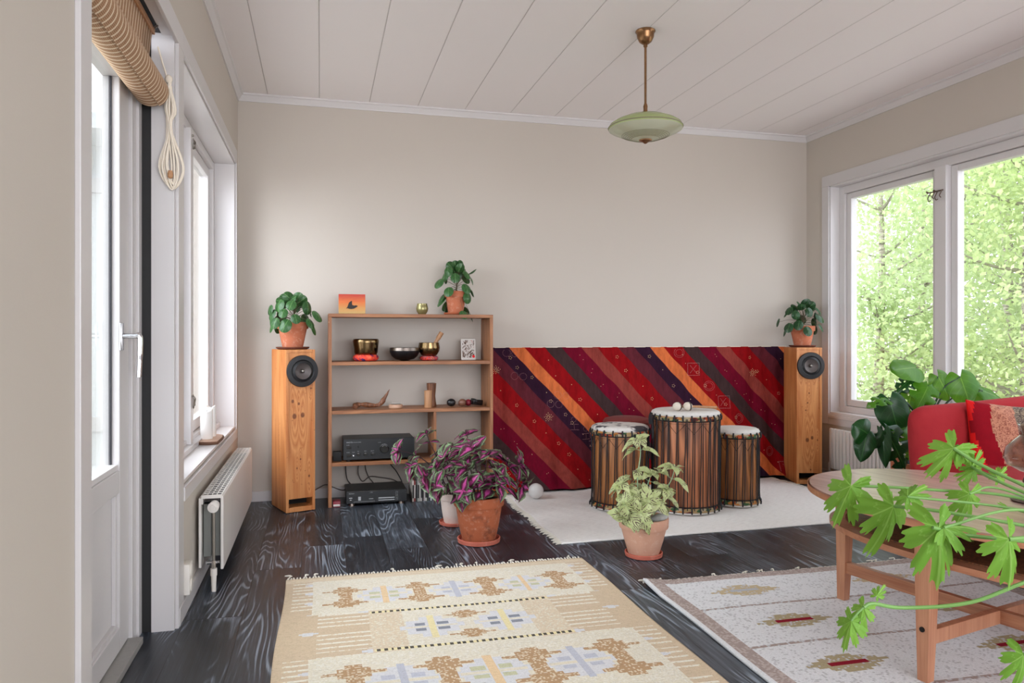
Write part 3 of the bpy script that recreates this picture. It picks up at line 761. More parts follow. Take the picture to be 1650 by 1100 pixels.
b = MB(); b.tube([(.076, -.03, .33), (.076, -.03, .105)], .0055, 12); b.build('riser_pipe', 'steel', rd)['label'] = 'bare metal riser pipe'
b = MB(); b.tube([(.076, -.03, .12), (.076, -.03, .085)], .0085, 6); b.tube([(.05, -.02, .11), (.095, -.02, .11)], .007, 8); b.tube([(.05, -.02, .11), (.05, .01, .11)], .006, 8); b.build('valve', 'chrome', rd, ang=40)
b = MB(); b.tube([(.076, -.03, .09), (.076, -.03, .062)], .0125, 16); b.tube([(.076, -.03, .064), (.076, -.03, .0)], [.0105, .0085], 16); b.build('pipe_sleeve', 'plastic', rd, ang=40)
so_ = thing('wall_socket', 'ivory double wall socket low on the left wall behind the radiator', 'socket', (.0, -1.86, .13))
b = MB(); b.box2((0, -.03, -.055), (.03, .035, .055), .006); b.build('socket_box', 'plastic', so_)
b = MB()
for z in (-.026, .026): b.tube([(.03, 0, z), (.033, 0, z)], [.022, .02], 20)
b.build('socket_face', 'plastic', so_)
# right radiator: ribbed
r2 = thing('ribbed_radiator', 'white ribbed radiator below the right hand window', 'radiator', (XW - .09, -.36, .0))
b = MB(); n = 46
for k in range(n):
    y = -.02 - k * .034; b.box2((0, y - .013, .1), (.022, y + .013, .372), .006); b.box2((.022, y - .017, .105), (.05, y + .017, .367))
b.build('ribbed_panel', 'radiator', r2, smooth=False)
b = MB(); b.tube([(.03, .03, .13), (.03, .03, .0)], .008, 10); b.tube([(.03, .03, .13), (.03, -.04, .13)], .008, 10); b.tube([(.03, .012, .1), (.03, .012, .37)], .0055, 10); b.build('pipes', 'radiator', r2)

# ---------------- blind over the door ----------------
bl = thing('roller_blind', 'rolled woven reed blind hanging over the glazed door', 'blind', (-.064, -2.062, 1.812))
b = MB(); LB = .92
def spiral(u, v):
    a = v * PI * 2 * 3.2; r = .057 - .0045 * v * 3.2
    return V((r * math.sin(a + .5) - .0, -u * LB, -r * math.cos(a + .5)))
b.grid(lambda u, v: spiral(u, v), 6, 110, uvf=lambda u, v: (u * LB, v * 1.1))
b.build('roll', 'bamboo', bl, ang=80)
b = MB(); b.grid(lambda u, v: V((.004 - .012 * v - .004 * math.sin(v * PI), -u * LB - .01, .19 - v * .21)), 6, 8, uvf=lambda u, v: (u * LB, v * .22)); o = b.build('hanging_slats', 'bamboo', bl)
md = o.modifiers.new('thickness', 'SOLIDIFY'); md.thickness = .003
b = MB(); b.box2((-.006, -LB - .01, .185), (.014, .0, .205), .002); b.build('head_rail', 'lightwood', bl, smooth=False)
b = MB()
b.tube(bez([(.016, -.03, .2), (.022, -.02, .215), (.028, -.03, .205), (.022, -.04, .195)], 5), .0025, 8); b.build('ceiling_hook', 'steel', bl)
cd = thing('pull_cord', 'looped cotton cord bundle hanging from the end of the reed blind', 'cord', (-.012, -2.05, 1.86))
b = MB(); random.seed(3)
b.tube(bez([(-.03, -.01, .1), (-.018, .004, .05), (-.004, .008, .0), (.004, .012, -.05)], 6), .0028, 8)
for k in range(8):
    L = .26 + .05 * random.random(); w = .008 + .028 * random.random(); x0 = random.uniform(-.006, .006); y0 = random.uniform(.006, .02)
    b.tube(bez([(x0, y0, -.02), (x0 + w * .5, y0 + .006, -.10), (x0 + .002, y0 - .002, -.16), (x0 + w * 1.3, y0 + .003, -.16 - L * .45), (x0 + .006, y0 + .012, -.15 - L * .72), (x0 - w, y0, -.16 - L * .45), (x0 - .002, y0 + .003, -.17), (x0 - w * .4, y0, -.09), (x0, y0 - .004, -.01)], 6), .0030, 7)
b.build('cord_loops', 'cord', cd, ang=80)
b = MB(); b.lathe([(0, .012), (.006, .01), (.009, 0), (.008, -.012), (.004, -.016), (0, -.016)], 14, (.004, .012, -.315)); b.build('wooden_toggle', 'lightwood', cd)
b = MB(); b.sphere((0, .008, -.0), .012, (1, .8, 1.3), 2); b.build('knot', 'cord', cd)

# ---------------- candles on the sill ----------------
SZ = WB + .006
cb = thing('wooden_slab', 'bark edged wood slice board under the candles on the window sill', 'board', (-.052, -.79, SZ))
pts = [(.058, -.19), (.06, .02), (.045, .12), (.0, .15), (-.045, .1), (-.05, -.05), (-.05, -.15), (.0, -.2)]
pts = [(p[0] * .95, p[1] * .85) for p in pts]
b = MB(); b.prism([(p.x, p.y) for p in bez([(x, y, 0) for x, y in pts + pts[:1]], 5)][:-1], 2, 0, .016, .002); b.build('slab', 'slice', cb, smooth=False)
b = MB(); b.tube([(p.x * 1.0, p.y * 1.0, .008) for p in bez([(x, y, 0) for x, y in pts + pts[:1]], 5)], .0075, 6); b.build('bark_edge', 'bark', cb)
def candle(x, y, r, h, label, seed):
    t = thing('pillar_candle', label, 'candle', (x, y, SZ + .0165), group='candles on the window sill'); random.seed(seed)
    prof = [(0, 0), (r * .96, 0), (r, .003), (r, h - .012), (r * .97, h - .003), (r * .85, h), (r * .72, h - .004), (r * .5, h - .012), (r * .2, h - .014), (0, h - .014)]
    b = MB(); b.lathe(prof, 36)
    for v in b.bm.verts:
        if v.co.z > h - .02: v.co.z += .007 * math.sin(math.atan2(v.co.y, v.co.x) * 2 + seed)
    b.build('wax_body', 'wax', t)
    b = MB(); b.tube(bez([(0, 0, h - .015), (.001, 0, h - .008), (.003, 0, h - .002)], 4), .0012, 6); b.build('wick', 'black', t)
candle(-.058, -.85, .0285, .142, 'white pillar candle on the wood slice, the one nearer the door', 1)
candle(-.052, -.755, .026, .150, 'white pillar candle on the wood slice, farther and slightly taller', 2)

# ---------------- shelving unit ----------------
SX, SY = .525, -.285
sh = thing('shelving_unit', 'open reddish wood shelving unit against the back wall', 'shelf', (SX, SY, 0))
SW, SD, SH = .984, .262, 1.13; T = .020
for x in (0, SW - T):
    b = MB(); b.box2((x, 0, 0), (x + T, SD, SH - T - .0005), .0015); b.build('side_panel', 'shelfwood_v', sh, smooth=False)
for i, z in enumerate((1.11, .848, .562, .258)):
    x0, x1 = (0, SW) if i == 0 else (T, SW - T)
    b = MB(); b.box2((x0, .001 * i, z - (0 if i == 0 else T)), (x1, SD, z + (T if i == 0 else 0)), .0015); b.build('shelf_board', 'shelfwood', sh, smooth=False)
b = MB(); b.box2((.618, .004, .258), (.618 + T * .8, SD, .542), .0015); b.build('divider', 'shelfwood_v', sh, smooth=False)
ZT, Z1, Z2, Z3 = 1.13, .848, .562, .258

def pilea(name, loc, label, n, spread, h, seed, mat='leaf_pilea', potr=.082, poth=.16, potmat='terra', sauc='saucer_dark', droop=.0, L=(.026, .036), bias=(0, 0)):
    """small terracotta pot with round leaved plant"""
    t = thing(name, label, 'plant', loc); random.seed(seed)
    k = potr / .082
    b = MB(); b.lathe([(0, 0), (.075 * k, 0), (.086 * k, .006), (.088 * k, .014), (.083 * k, .014), (.078 * k, .007), (0, .007)], 40); b.build('saucer', sauc, t)
    r0, r1 = .052 * k, .078 * k
    b = MB(); b.lathe([(0, .009), (r0, .009), (r0 + .002, .012), (r1 - .004, poth * .76), (r1 + .004, poth * .765), (r1 + .006, poth), (r1 - .001, poth + .002), (r1 - .005, poth - .004), (r1 - .012, poth * .7), (r0 - .008, .02), (0, .02)], 44); b.build('pot', potmat, t)
    b = MB(); b.lathe([(0, poth - .012), (r1 * .6, poth - .014), (r1 - .006, poth - .02)], 24); b.build('soil', 'soil', t)
    stem = MB(); c0 = V((0, 0, poth - .015))
    top = c0 + V((.01, .0, h * .45)); stem.tube(bez([c0, c0 + V((.006, .004, h * .2)), top], 6), [.005] * 6 + [.0045] * 6 + [.0035], 8)
    for i in range(n):
        a = i * 2.39996 + random.uniform(-.3, .3); f = (i + .5) / n
        el = math.radians(-32 + 112 * f + random.uniform(-8, 8))
        R_ = spread * (.75 + .35 * random.random()) * (1.0 if f < .75 else .85)
        base = c0.lerp(top, .35 + .65 * f)
        tip = base + V((math.cos(a) * math.cos(el) * R_ + bias[0] * (1 - f), math.sin(a) * math.cos(el) * R_ * .9 + bias[1] * (1 - f), math.sin(el) * h * .62 + .0))
        if droop and f < .4: tip.z -= droop * random.random()
        mid = base.lerp(tip, .5) + V((0, 0, .018))
        stem.tube(bez([base, mid, tip], 5), [.0016] * 5 + [.0012] * 6, 6)
        # round leaf, facing outward/upward
        out = V((math.cos(a), math.sin(a), 0)); nrm = (out * (1.0 if f < .8 else .45) + V((.0, -.35, .55))).normalized()
        d = (out * .35 + V((random.uniform(-.4, .4), random.uniform(-.2, .2), -.9 if f < .7 else .3)))
        Fm = frame(d, nrm); r = random.uniform(*L)
        vs_, fs_, uv_ = [], [], []
        NR, NA = 4, 20
        vs_.append(tip.copy()); uv_.append((.35, .5))
        for q in range(1, NR + 1):
            rr = q / NR
            for k2 in range(NA):
                th = 2 * PI * k2 / NA
                x = r * (rr * math.cos(th) * 1.1) ; y = r * rr * math.sin(th) * .96
                z = -.24 * r * rr * rr + .06 * r * (1 - rr) + .02 * r * math.sin(3 * th + i)
                vs_.append(tip + Fm @ V((x, y, z - .06 * r))); uv_.append((.35 + .5 * rr * math.cos(th), .5 + .5 * rr * math.sin(th)))
        for k2 in range(NA): fs_.append((0, 1 + k2, 1 + (k2 + 1) % NA))
        for q in range(NR - 1):
            for k2 in range(NA):
                a_, b_ = 1 + q * NA, 1 + (q + 1) * NA; fs_.append((a_ + k2, b_ + k2, b_ + (k2 + 1) % NA, a_ + (k2 + 1) % NA))
        raw('leaf', vs_, fs_, mat, t, uv_)
    stem.build('stems', 'stem_brown', t)
    return t

# ---------------- speakers ----------------
def speaker(loc, rz, label, woodm, plinth=None):
    t = thing('floor_speaker', label, 'speaker', loc, rz)
    w, d, h, th = .168, .27, .922, .016
    b = MB()
    b.box2((-w / 2, 0, 0.004), (-w / 2 + th, d, h), .002); b.box2((w / 2 - th, 0, 0.004), (w / 2, d, h), .002)
    b.box2((-w / 2 + th, d - th, .004), (w / 2 - th, d, h)); b.box2((-w / 2 + th, 0, h - th), (w / 2 - th, d - th, h), .002); b.box2((-w / 2 + th, 0, .004), (w / 2 - th, d - th, .03), .002)
    b.build('cabinet', woodm, t, smooth=False)
    b = MB(); b.box2((-w / 2 + th, .004, .078), (w / 2 - th, .02, h - th)); b.build('front_baffle', woodm, t, smooth=False)
    b = MB(); b.box2((-w / 2 + th, .1, .03), (w / 2 - th, .11, .078)); b.box2((-w / 2 + th, .02, .0781), (w / 2 - th, .11, .084)); b.build('port', 'speaker_hole', t, smooth=False)
    rot = Matrix.Translation((.008, .0, h - .122)) @ Matrix.Rotation(PI / 2, 4, 'X')
    b = MB(); b.lathe([(.046, .020), (.060, .012), (.066, .016), (.088, .014), (.0905, .008), (.0905, -.002), (.0, -.002)], 56, mat=rot)
    dv = b.build('driver_ring', 'speaker_ring', t, ang=30)
    b = MB(); b.lathe([(.0, -.0), (.016, .0), (.044, .012), (.05, .0155)], 48, mat=rot); b.build('cone', 'speaker_cone', dv)
    b = MB(); b.lathe([(0, .020), (.006, .018), (.011, .011), (.012, .0)], 24, mat=rot); b.build('phase_plug', 'steel', dv)
    for sx in (-1, 1):
        for y in (.02, d - .02): b = MB(); b.box((sx * (w / 2 - .02), y, .002), (.02, .02, .004)); b.build('foot', 'black', t, smooth=False)
    return t
speaker((.294 + .079, -.381 + .029, 0), math.radians(20), 'tall knotty pine loudspeaker left of the shelving unit', 'pine_l')
speaker((3.584 + .08, -.372 - .024, 0), math.radians(-17), 'tall knotty pine loudspeaker in the right corner beside the tapestry', 'pine_r')
pilea('potted_pilea', (.325, -.235, .9225), 'round leaved green plant in terracotta pot on the left pine loudspeaker', 34, .150, .15, 11, 'leaf_pilea', .088, .155, bias=(-.02, -.02), L=(.027, .038))
pilea('potted_pilea', (3.70, -.27, .9225), 'round leaved plant in terracotta pot on the right corner loudspeaker', 28, .160, .16, 23, 'leaf_pilea_dk', .083, .145, bias=(-.02, 0))
pilea('potted_pilea', (1.298, -.16, ZT + .0005), 'drooping round leaved plant in small pot on top of the shelving unit', 30, .125, .17, 37, 'leaf_pilea', .070, .145, 'terra', 'terra_old', .12, (.028, .037))

# ---------------- things on the shelves ----------------
pc = thing('sunset_painting', 'small orange sunset painting with a black bird on top of the shelving unit', 'picture', (.666, -.15, ZT + .0005)); 
tl = -.09
pr = MB(); pr.box((0, 0, .0605), (.158, .012, .118), None, .001); o = pr.build('panel', 'sunset', pc, smooth=False)
o.location = (0, 0, .002); o.rotation_euler = (tl, 0, 0)
ol = [(-.036, .022), (-.028, .03), (-.024, .042), (-.018, .058), (-.008, .066), (.0, .07), (-.001, .055), (.001, .044), (.012, .04), (.024, .042), (.034, .038), (.03, .033), (.022, .028), (.012, .022), (-.004, .019), (-.016, .02), (-.026, .024)]
b = MB(); b.prism(ol, 1, -.0072, -.0062); o2 = b.build('bird_silhouette', 'silhouette', pc, smooth=False); o2.location = (0, 0, .012); o2.rotation_euler = (tl, 0, 0)
gt = MB(); gt.lathe([(0, 0), (.02, 0), (.023, .003), (.034, .02), (.037, .036), (.034, .052), (.030, .066), (.0305, .068), (.028, .067), (.032, .05), (.034, .036), (.030, .02), (.018, .006), (0, .006)], 36)
tag(gt.build('tealight_glass', 'smoke_glass', loc=(1.086, -.18, ZT + .0005)), 'small olive gold round tealight glass beside the plant on the shelf top', 'glass')

def ringcushion(x, y, z, R_, r, m, label):
    b = MB(); N = 40
    def f(u, v):
        a = u * 2 * PI; q = v * 2 * PI; rr = r * (1 + .05 * math.sin(a * 9))
        return V(((R_ + rr * math.cos(q)) * math.cos(a), (R_ + rr * math.cos(q)) * math.sin(a), r * .82 + rr * .82 * math.sin(q)))
    b.grid(f, N, 14, closed_u=True); bmesh.ops.remove_doubles(b.bm, verts=b.bm.verts, dist=1e-5)
    return tag(b.build('ring_cushion', m, loc=(x, y, z)), label, 'cushion')
def bowl(x, y, z, prof, m, label, name='singing_bowl', tilt=0):
    b = MB(); b.lathe(prof, 56); o = b.build(name, m, loc=(x, y, z), ang=60); o.rotation_euler = (tilt, 0, 0); return tag(o, label, 'bowl')
ringcushion(.747, -.17, Z1 + .0005, .052, .025, 'cushion_orange', 'orange and purple brocade ring cushion under the larger bronze bowl')
bowl(.747, -.17, Z1 + .034, [(0, .0), (.046, .0), (.064, .006), (.071, .02), (.0735, .05), (.0775, .076), (.0785, .088), (.075, .098), (.072, .1), (.0745, .088), (.070, .05), (.066, .024), (.055, .01), (0, .008)], 'bronze', 'larger bronze singing bowl on the orange ring cushion')
b_ = bowl(.98, -.17, Z1 + .0005, [(0, .0), (.024, 0), (.028, .004), (.056, .010), (.078, .028), (.0885, .05), (.0905, .062), (.088, .078), (.085, .078), (.083, .056), (.05, .02), (0, .012)], 'darkbowl', 'dark hammered metal bowl standing between the two bronze bowls')
b = MB(); b.lathe([(.0895, .075), (.0905, .061), (.092, .062), (.090, .079), (.0850, .080), (.0855, .077)], 56); rim = b.build('rim', 'silverrim', b_); rim['label'] = 'silvery rim band'
ringcushion(1.13, -.17, Z1 + .0005, .040, .018, 'cushion_red', 'red patterned ring cushion under the smaller bronze bowl')
bowl(1.13, -.17, Z1 + .025, [(0, 0), (.03, 0), (.05, .012), (.064, .035), (.067, .055), (.062, .082), (.0625, .086), (.059, .086), (.0635, .055), (.055, .03), (0, .008)], 'bronze', 'smaller bronze singing bowl holding a wooden striker')
b = MB(); b.tube([(0, 0, 0), (.048, 0, .078)], .0115, 16); b.tube([(.048, 0, .078), (.072, 0, .117)], [.0145, .0145], 16)
o = b.build('striker', 'lightwood', ang=40, loc=(1.136, -.175, Z1 + .056)); tag(o, 'turned wooden striker leaning in the smaller bronze bowl', 'striker')
kd = thing('picture_card', 'small white card with dark floral print leaning on the second shelf', 'card', (1.384, -.135, Z1 + .0005))
b = MB(); b.box((0, 0, .067), (.092, .0035, .132), None, .0005); o = b.build('card', 'cardwhite', kd, smooth=False); o.rotation_euler = (-.1, 0, 0)
b = MB(); b.box((0, -.0022, .07), (.076, .001, .11)); o = b.build('print', 'cardprint', kd, smooth=False); o.rotation_euler = (-.1, 0, 0)
b = MB(); b.tube([(.033, -.0025, .022), (.033, -.0032, .022)], .009, 20); o = b.build('orange_seal', 'cush_side', kd); o.rotation_euler = (-.1, 0, 0)
# third shelf
b = MB(); P_ = bez([(-.10, -.01, .014), (-.085, 0, .02), (-.055, .0, .022), (-.02, .0, .019), (.02, 0, .014), (.055, 0, .024), (.075, 0, .052), (.095, 0, .085), (.108, 0, .11)], 6)
rs = [.013 + .0022 * math.sin(i * .42) if i < 36 else max(.0022, .012 * (1 - (i - 36) / 13)) for i in range(len(P_))]
rs = [(.016 if i < 8 else r) for i, r in enumerate(rs)]
b.tube(P_, rs, 12); b.tube(bez([(-.09, -.01, .012), (-.098, -.02, .01), (-.092, -.03, .009)], 4), [.013] * 5 + [.009] * 4, 10)
for v in b.bm.verts: v.co += V(noise.noise_vector(v.co * 60)) * .003
o = b.build('driftwood_root', 'drift', loc=(.778, -.19, Z2 + .0045)) if 'drift' in M else b.build('driftwood_root', 'darkwood', loc=(.778, -.19, Z2 + .0045))
tag(o, 'curved driftwood root with a dark pointed tip on the third shelf', 'driftwood')
ds = thing('thumb_piano', 'small round wooden instrument with metal tines on the third shelf', 'instrument', (.925, -.18, Z2 + .0005))
b = MB(); b.lathe([(0, 0), (.04, 0), (.043, .004), (.043, .018), (.039, .022), (0, .022)], 36); b.build('wooden_body', 'slice', ds)
b = MB()
for k in range(7): b.box((-.022 + k * .0075, -.004, .026), (.0035, .04, .0012), (.08, 0, 0))
b.box((0, .008, .0265), (.056, .004, .006)); b.build('tines', 'steel', ds, smooth=False)
b = MB(); b.lathe([(0, 0), (.0245, 0), (.025, .002), (.0245, .05), (.025, .1), (.0245, .103), (.019, .104), (.018, .09), (0, .09)], 28); tag(b.build('wooden_cylinder', 'lightwood', loc=(1.121, -.20, Z2 + .0005)), 'short pale turned wooden cylinder in front of the taller dark one', 'cylinder')
b = MB(); b.lathe([(0, 0), (.03, 0), (.0315, .004), (.027, .035), (.024, .065), (.027, .1), (.030, .14), (.03, .145), (.024, .146), (.022, .13), (0, .13)], 28); tag(b.build('wooden_cylinder', 'darkwood', loc=(1.148, -.148, Z2 + .0005)), 'taller brown waisted wooden cylinder behind the short pale one', 'cylinder')
b = MB(); b.sphere((0, 0, .024), .025, (1.12, .95, .95)); tag(b.build('black_stone', 'shell_stone', loc=(1.268, -.17, Z2 + .0008)), 'glossy black egg shaped stone on the third shelf', 'stone')
b = MB(); b.sphere((0, 0, .0235), .025, (1.0, .95, .94)); tag(b.build('wooden_egg', 'brownegg', loc=(1.334, -.19, Z2 + .0008)), 'brown marbled round shaker beside the crimson one', 'ball')
b = MB(); b.sphere((0, 0, .021), .022, (1.0, .95, .94)); tag(b.build('wooden_egg', 'redegg', loc=(1.377, -.168, Z2 + .0008)), 'crimson round shaker between the brown ball and black box', 'ball')
b = MB(); b.box((0, 0, .021), (.07, .045, .034), (0, .12, .3), .007); b.box((-.014, 0, .037), (.03, .04, .01), (0, .35, .3), .004)
tag(b.build('black_case', 'black_gloss', loc=(1.425, -.19, Z2 + .004), ang=30), 'shiny black little case at the right end of the third shelf', 'box')

# ---------------- hi-fi ----------------
def text(body, size, parent, loc, mat='print', name='lettering', ext=.0004):
    cu = bpy.data.curves.new(name, 'FONT'); cu.body = body; cu.size = size; cu.extrude = ext
    tmp = bpy.data.objects.new(name, cu); COL.objects.link(tmp)
    dg = bpy.context.evaluated_depsgraph_get(); me = bpy.data.meshes.new_from_object(tmp.evaluated_get(dg))
    bpy.data.objects.remove(tmp); me.materials.clear(); me.materials.append(M[mat])
    o = bpy.data.objects.new(name, me); COL.objects.link(o); o.parent = parent; o.location = loc; o.rotation_euler = (PI / 2, 0, 0); return o
am = thing('stereo_amplifier', 'black stereo amplifier with round volume knob on the lowest shelf', 'amplifier', (.612, -.268, Z3 + .0005))
AW, AD, AH = .415, .235, .133
b = MB(); b.box2((.0, .014, .014), (AW, AD, AH - .004), .002); b.build('case', 'black_metal', am, smooth=False)
b = MB(); b.box2((-.001, 0, .012), (AW + .001, .014, AH), .002); fp = b.build('front_panel', 'black_metal', am, smooth=False)
for x in (.03, AW - .03):
    for y in (.03, AD - .03): b = MB(); b.tube([(x, y, 0), (x, y, .0142)], .014, 16); b.build('foot', 'black', am)
def knob(x, z, r, par, parts='knob'):
    rot = Matrix.Translation((x, 0, z)) @ Matrix.Rotation(PI / 2, 4, 'X')
    b = MB(); b.lathe([(r * 1.18, .0), (r * 1.18, .0015), (r, .002), (r * .96, .016), (r * .9, .018), (0, .018)], 36, mat=rot); k = b.build(parts, 'black_gloss', par)
    b = MB(); b.tube([(x - r * .6, -.0185, z + r * .66), (x, -.0185, z + r * .93), (x + r * .6, -.0185, z + r * .66)], .0008, 6); b.build('highlight_ring', 'print', k)
knob(.237, .072, .024, fp, 'volume_knob')
for x in (.085, .126, .168): knob(x, .044, .0095, fp)
b = MB(); b.lathe([(.0028, .001), (.0055, .0015), (.0055, .0)], 20, mat=Matrix.Translation((.058, 0, .04)) @ Matrix.Rotation(PI / 2, 4, 'X')); b.build('headphone_socket', 'chrome', fp)
b = MB(); b.box2((.018, -.003, .078), (.044, 0, .092), .001); b.box2((.018, -.003, .03), (.044, 0, .046), .001); b.box2((.083, -.003, .082), (.088, 0, .094), .001); b.build('buttons', 'black_gloss', fp, smooth=False)
text('ONKYO', .0095, fp, (.016, -.0005, .112)); text('INTEGRATED AMPLIFIER', .0046, fp, (.052, -.0005, .113))
text('POWER', .0045, fp, (.018, -.0005, .098)); text('SPEAKERS', .004, fp, (.018, -.0005, .055)); text('PHONES', .004, fp, (.05, -.0005, .055)); text('BASS', .004, fp, (.08, -.0005, .06)); text('TREBLE', .004, fp, (.119, -.0005, .06)); text('BALANCE', .004, fp, (.158, -.0005, .06)); text('VOLUME', .0045, fp, (.2, -.0005, .108))
cp = thing('cd_player', 'black compact disc player standing on the floor under the shelves', 'player', (.628, -.288, 0))
b = MB(); b.box2((0, .012, .018), (.352, .26, .085), .002); b.build('case', 'black_metal', cp, smooth=False)
b = MB(); b.box2((-.001, 0, .016), (.353, .012, .088), .002); f2 = b.build('front_panel', 'black_gloss', cp, smooth=False)
for x in (.032, .32):
    for y in (.03, .23): b = MB(); b.tube([(x, y - .0, 0), (x, y, .0182)], [.02, .017], 20); b.build('foot', 'silverrim', cp)['label'] = 'silvery round foot'
b = MB(); b.box2((.042, -.0015, .027), (.165, .0, .058), .0008); b.build('disc_tray', 'black_metal', f2, smooth=False)
b = MB(); b.box2((.068, -.0025, .034), (.083, -.0014, .056)); b.box2((.044, -.002, .0265), (.165, -.001, .0275)); b.box2((.13, -.0025, .04), (.155, -.0014, .043)); b.box2((.185, -.002, .04), (.28, -.0008, .046)); b.box2((.185, -.002, .028), (.28, -.0008, .0325))
for k in range(6):
    b.box2((.285, -.001, .03 + k * .009), (.2895, 0, .0315 + k * .009)); b.box2((.293, -.001, .03 + k * .009), (.300, 0, .0315 + k * .009))
b.build('display_marks', 'print', f2, smooth=False)
b = MB(); b.box2((.016, -.002, .048), (.034, 0, .052), .0005); b.box2((.02, -.002, .036), (.03, 0, .041), .0005); b.build('buttons', 'print', f2, smooth=False)
text('TECHNICS', .007, f2, (.013, -.0005, .073)); text('DIGITAL', .0045, f2, (.135, -.0005, .077))
b = MB(); b.box((0, 0, .028), (.05, .05, .056), None, .004); tag(b.build('router_box', 'black', loc=(.578, -.20, Z3 + .0005)), 'small black box beside the amplifier on the lowest shelf', 'box')
mb = thing('matchbox', 'red and silver little box on the floor beside the disc player', 'box', (.572, -.255, 0)); 
b = MB(); b.box2((-.02, -.03, 0), (.022, .05, .034), .003); b.build('sleeve', 'redegg', mb); b = MB(); b.box2((-.018, -.0325, .006), (.02, -.03, .018), .001); b.build('end_label', 'cardwhite', mb)
# cables behind
for i, (pts, m, lb) in enumerate((
    ([(.635, -.05, .235), (.632, -.04, .18), (.64, -.05, .12), (.66, -.06, .09)], 'cable', 'black cable dropping behind the disc player, the one farthest left'),
    ([(.72, -.045, .24), (.708, -.04, .19), (.71, -.045, .14), (.735, -.05, .10), (.78, -.04, .125), (.85, -.035, .115), (.92, -.04, .10), (.97, -.045, .07)], 'cable_grey', 'long grey brown cable looping along the wall behind the shelves'),
    ([(.748, -.05, .24), (.752, -.04, .18), (.768, -.045, .13), (.79, -.05, .10), (.80, -.06, .088)], 'cable_grey', 'short grey brown cable crossing the looped one behind the shelves'),
    ([(.905, -.05, .24), (.905, -.04, .20), (.94, -.045, .155), (.965, -.05, .11), (.975, -.06, .088)], 'cable', 'black cable curving down to the right end of the disc player'),
    ([(.40, -.045, .03), (.47, -.04, .07), (.515, -.024, .085), (.56, -.018, .065), (.61, -.016, .045), (.64, -.02, .05)], 'cable_grey', 'speaker cable running along the skirting behind the left loudspeaker'))):
    b = MB(); b.tube(bez(pts, 8), .0032, 8); tag(b.build('cable', m), lb, 'cable', 'cables behind the hi-fi')
# row of disc cases
random.seed(5)
cdc = [(200, 190, 180), (150, 60, 56), (70, 72, 68), (176, 176, 172), (202, 198, 188), (196, 192, 190), (64, 62, 62), (200, 190, 190), (206, 204, 200), (70, 76, 62), (58, 62, 76), (204, 206, 206), (40, 44, 58), (168, 24, 44), (60, 62, 72), (168, 170, 186), (130, 44, 46), (150, 150, 158), (190, 180, 180), (50, 50, 56)]
cols = ['beige', 'brick red', 'dark grey', 'silver grey', 'ivory', 'pale grey', 'charcoal', 'pinkish white', 'white', 'olive black', 'slate blue', 'bright white', 'navy black', 'crimson', 'steel grey', 'lilac grey', 'wine red', 'mid grey', 'light rose grey', 'near black']
x = 1.018
for i, (c, nme) in enumerate(zip(cdc, cols)):
    w = random.choice((.0085, .010, .0105)); mt = simple('case_%s' % nme.replace(' ', '_'), srgb(*c), .35, var=.03)
    side = 'at the left end of the row' if i < 2 else ('in the left half of the row' if i < 9 else 'in the right half of the row')
    t = thing('disc_case', 'thin %s disc case %s on the floor' % (nme, side), 'disc case', (x, -.243 + random.uniform(-.003, .003), 0), group='disc cases in a row on the floor')
    b = MB(); b.box2((0, 0, 0), (w - .0006, .14, .125), .0004); b.build('case', mt, t, smooth=False)
    b = MB(); b.box2((.001, -.0006, .02), (w - .0016, .0, .10)); b.build('spine_label', 'cardwhite' if i % 3 == 1 else 'black_metal', t, smooth=False)
    x += w

# ---------------- tapestry ----------------
TW = 2.225
def tap_pt(u, v):
    x = 1.512 + u * TW; z = .925 - v * .910 
    out = .03 + v * v * (.20 - .11 * u) + .012 * v * math.sin(u * 26 + 2 * v) + .009 * math.sin(u * 61 + 5 * v) * (.3 + v) + .006 * math.sin(u * 113)
    z += .006 * v * math.sin(u * 9)
    if u > .9: out += .02 * (u - .9) / .1 * math.sin(v * 20)
    return V((x, -out, max(z, .0115)))
tp = thing('tapestry', 'patchwork tapestry of diagonal red, orange and purple bands hanging on the back wall', 'tapestry', (0, 0, 0))
b = MB(); b.grid(tap_pt, 150, 60, uvf=lambda u, v: (1.55 + u * (3.697 - 1.55) * 1.0, .925 - v * .90))
random.seed(21)
def tp_uv(x, z): return tap_pt((x - 1.55) / 2.147, (.925 - z) / .9)
def tp_n(x, z):
    a = tp_uv(x + .01, z) - tp_uv(x, z); c = tp_uv(x, z + .01) - tp_uv(x, z); n = a.cross(c).normalized(); return -n if n.y > 0 else n
b.mi = 1
def dot(B, x, z, r):
    if not (1.57 < x < 3.68 and .05 < z < .91): return
    p = tp_uv(x, z); n = tp_n(x, z); F_ = frame(n.orthogonal(), n)
    c = B.bm.verts.new(p + n * (.0045 + r * .5)); rg = [B.bm.verts.new(p + n * .003 + F_ @ V((r * math.cos(k * PI / 3), r * math.sin(k * PI / 3), 0))) for k in range(6)]
    for k in range(6): B.bm.faces.new((c, rg[k], rg[(k + 1) % 6])).material_index = B.mi
def band_x(k, z): return 2.562 - .964 * 2 + k * .964 - .93 * z     # x of the orange band's left edge at height z
cent = {'rd': .17, 'cr': .43, 'rd2': .69, 'pu': .94}
for per in range(0, 5):
    for nm, c in cent.items():
        z = .88 - random.random() * .05
        while z > .06:
            x = band_x(per + c, z) if False else band_x(per, z) + c * .964 + random.uniform(-.03, .03)
            if nm == 'cr':
                for q in range(2): dot(b, x + random.uniform(-.02, .02), z + random.uniform(-.02, .02), .0022)
            elif random.random() < .45:
                for q in range(5): dot(b, x + .009 * math.cos(q * 1.256), z + .009 * math.sin(q * 1.256), .0026)
            else: dot(b, x, z, .003)
            z -= random.uniform(.055, .11)
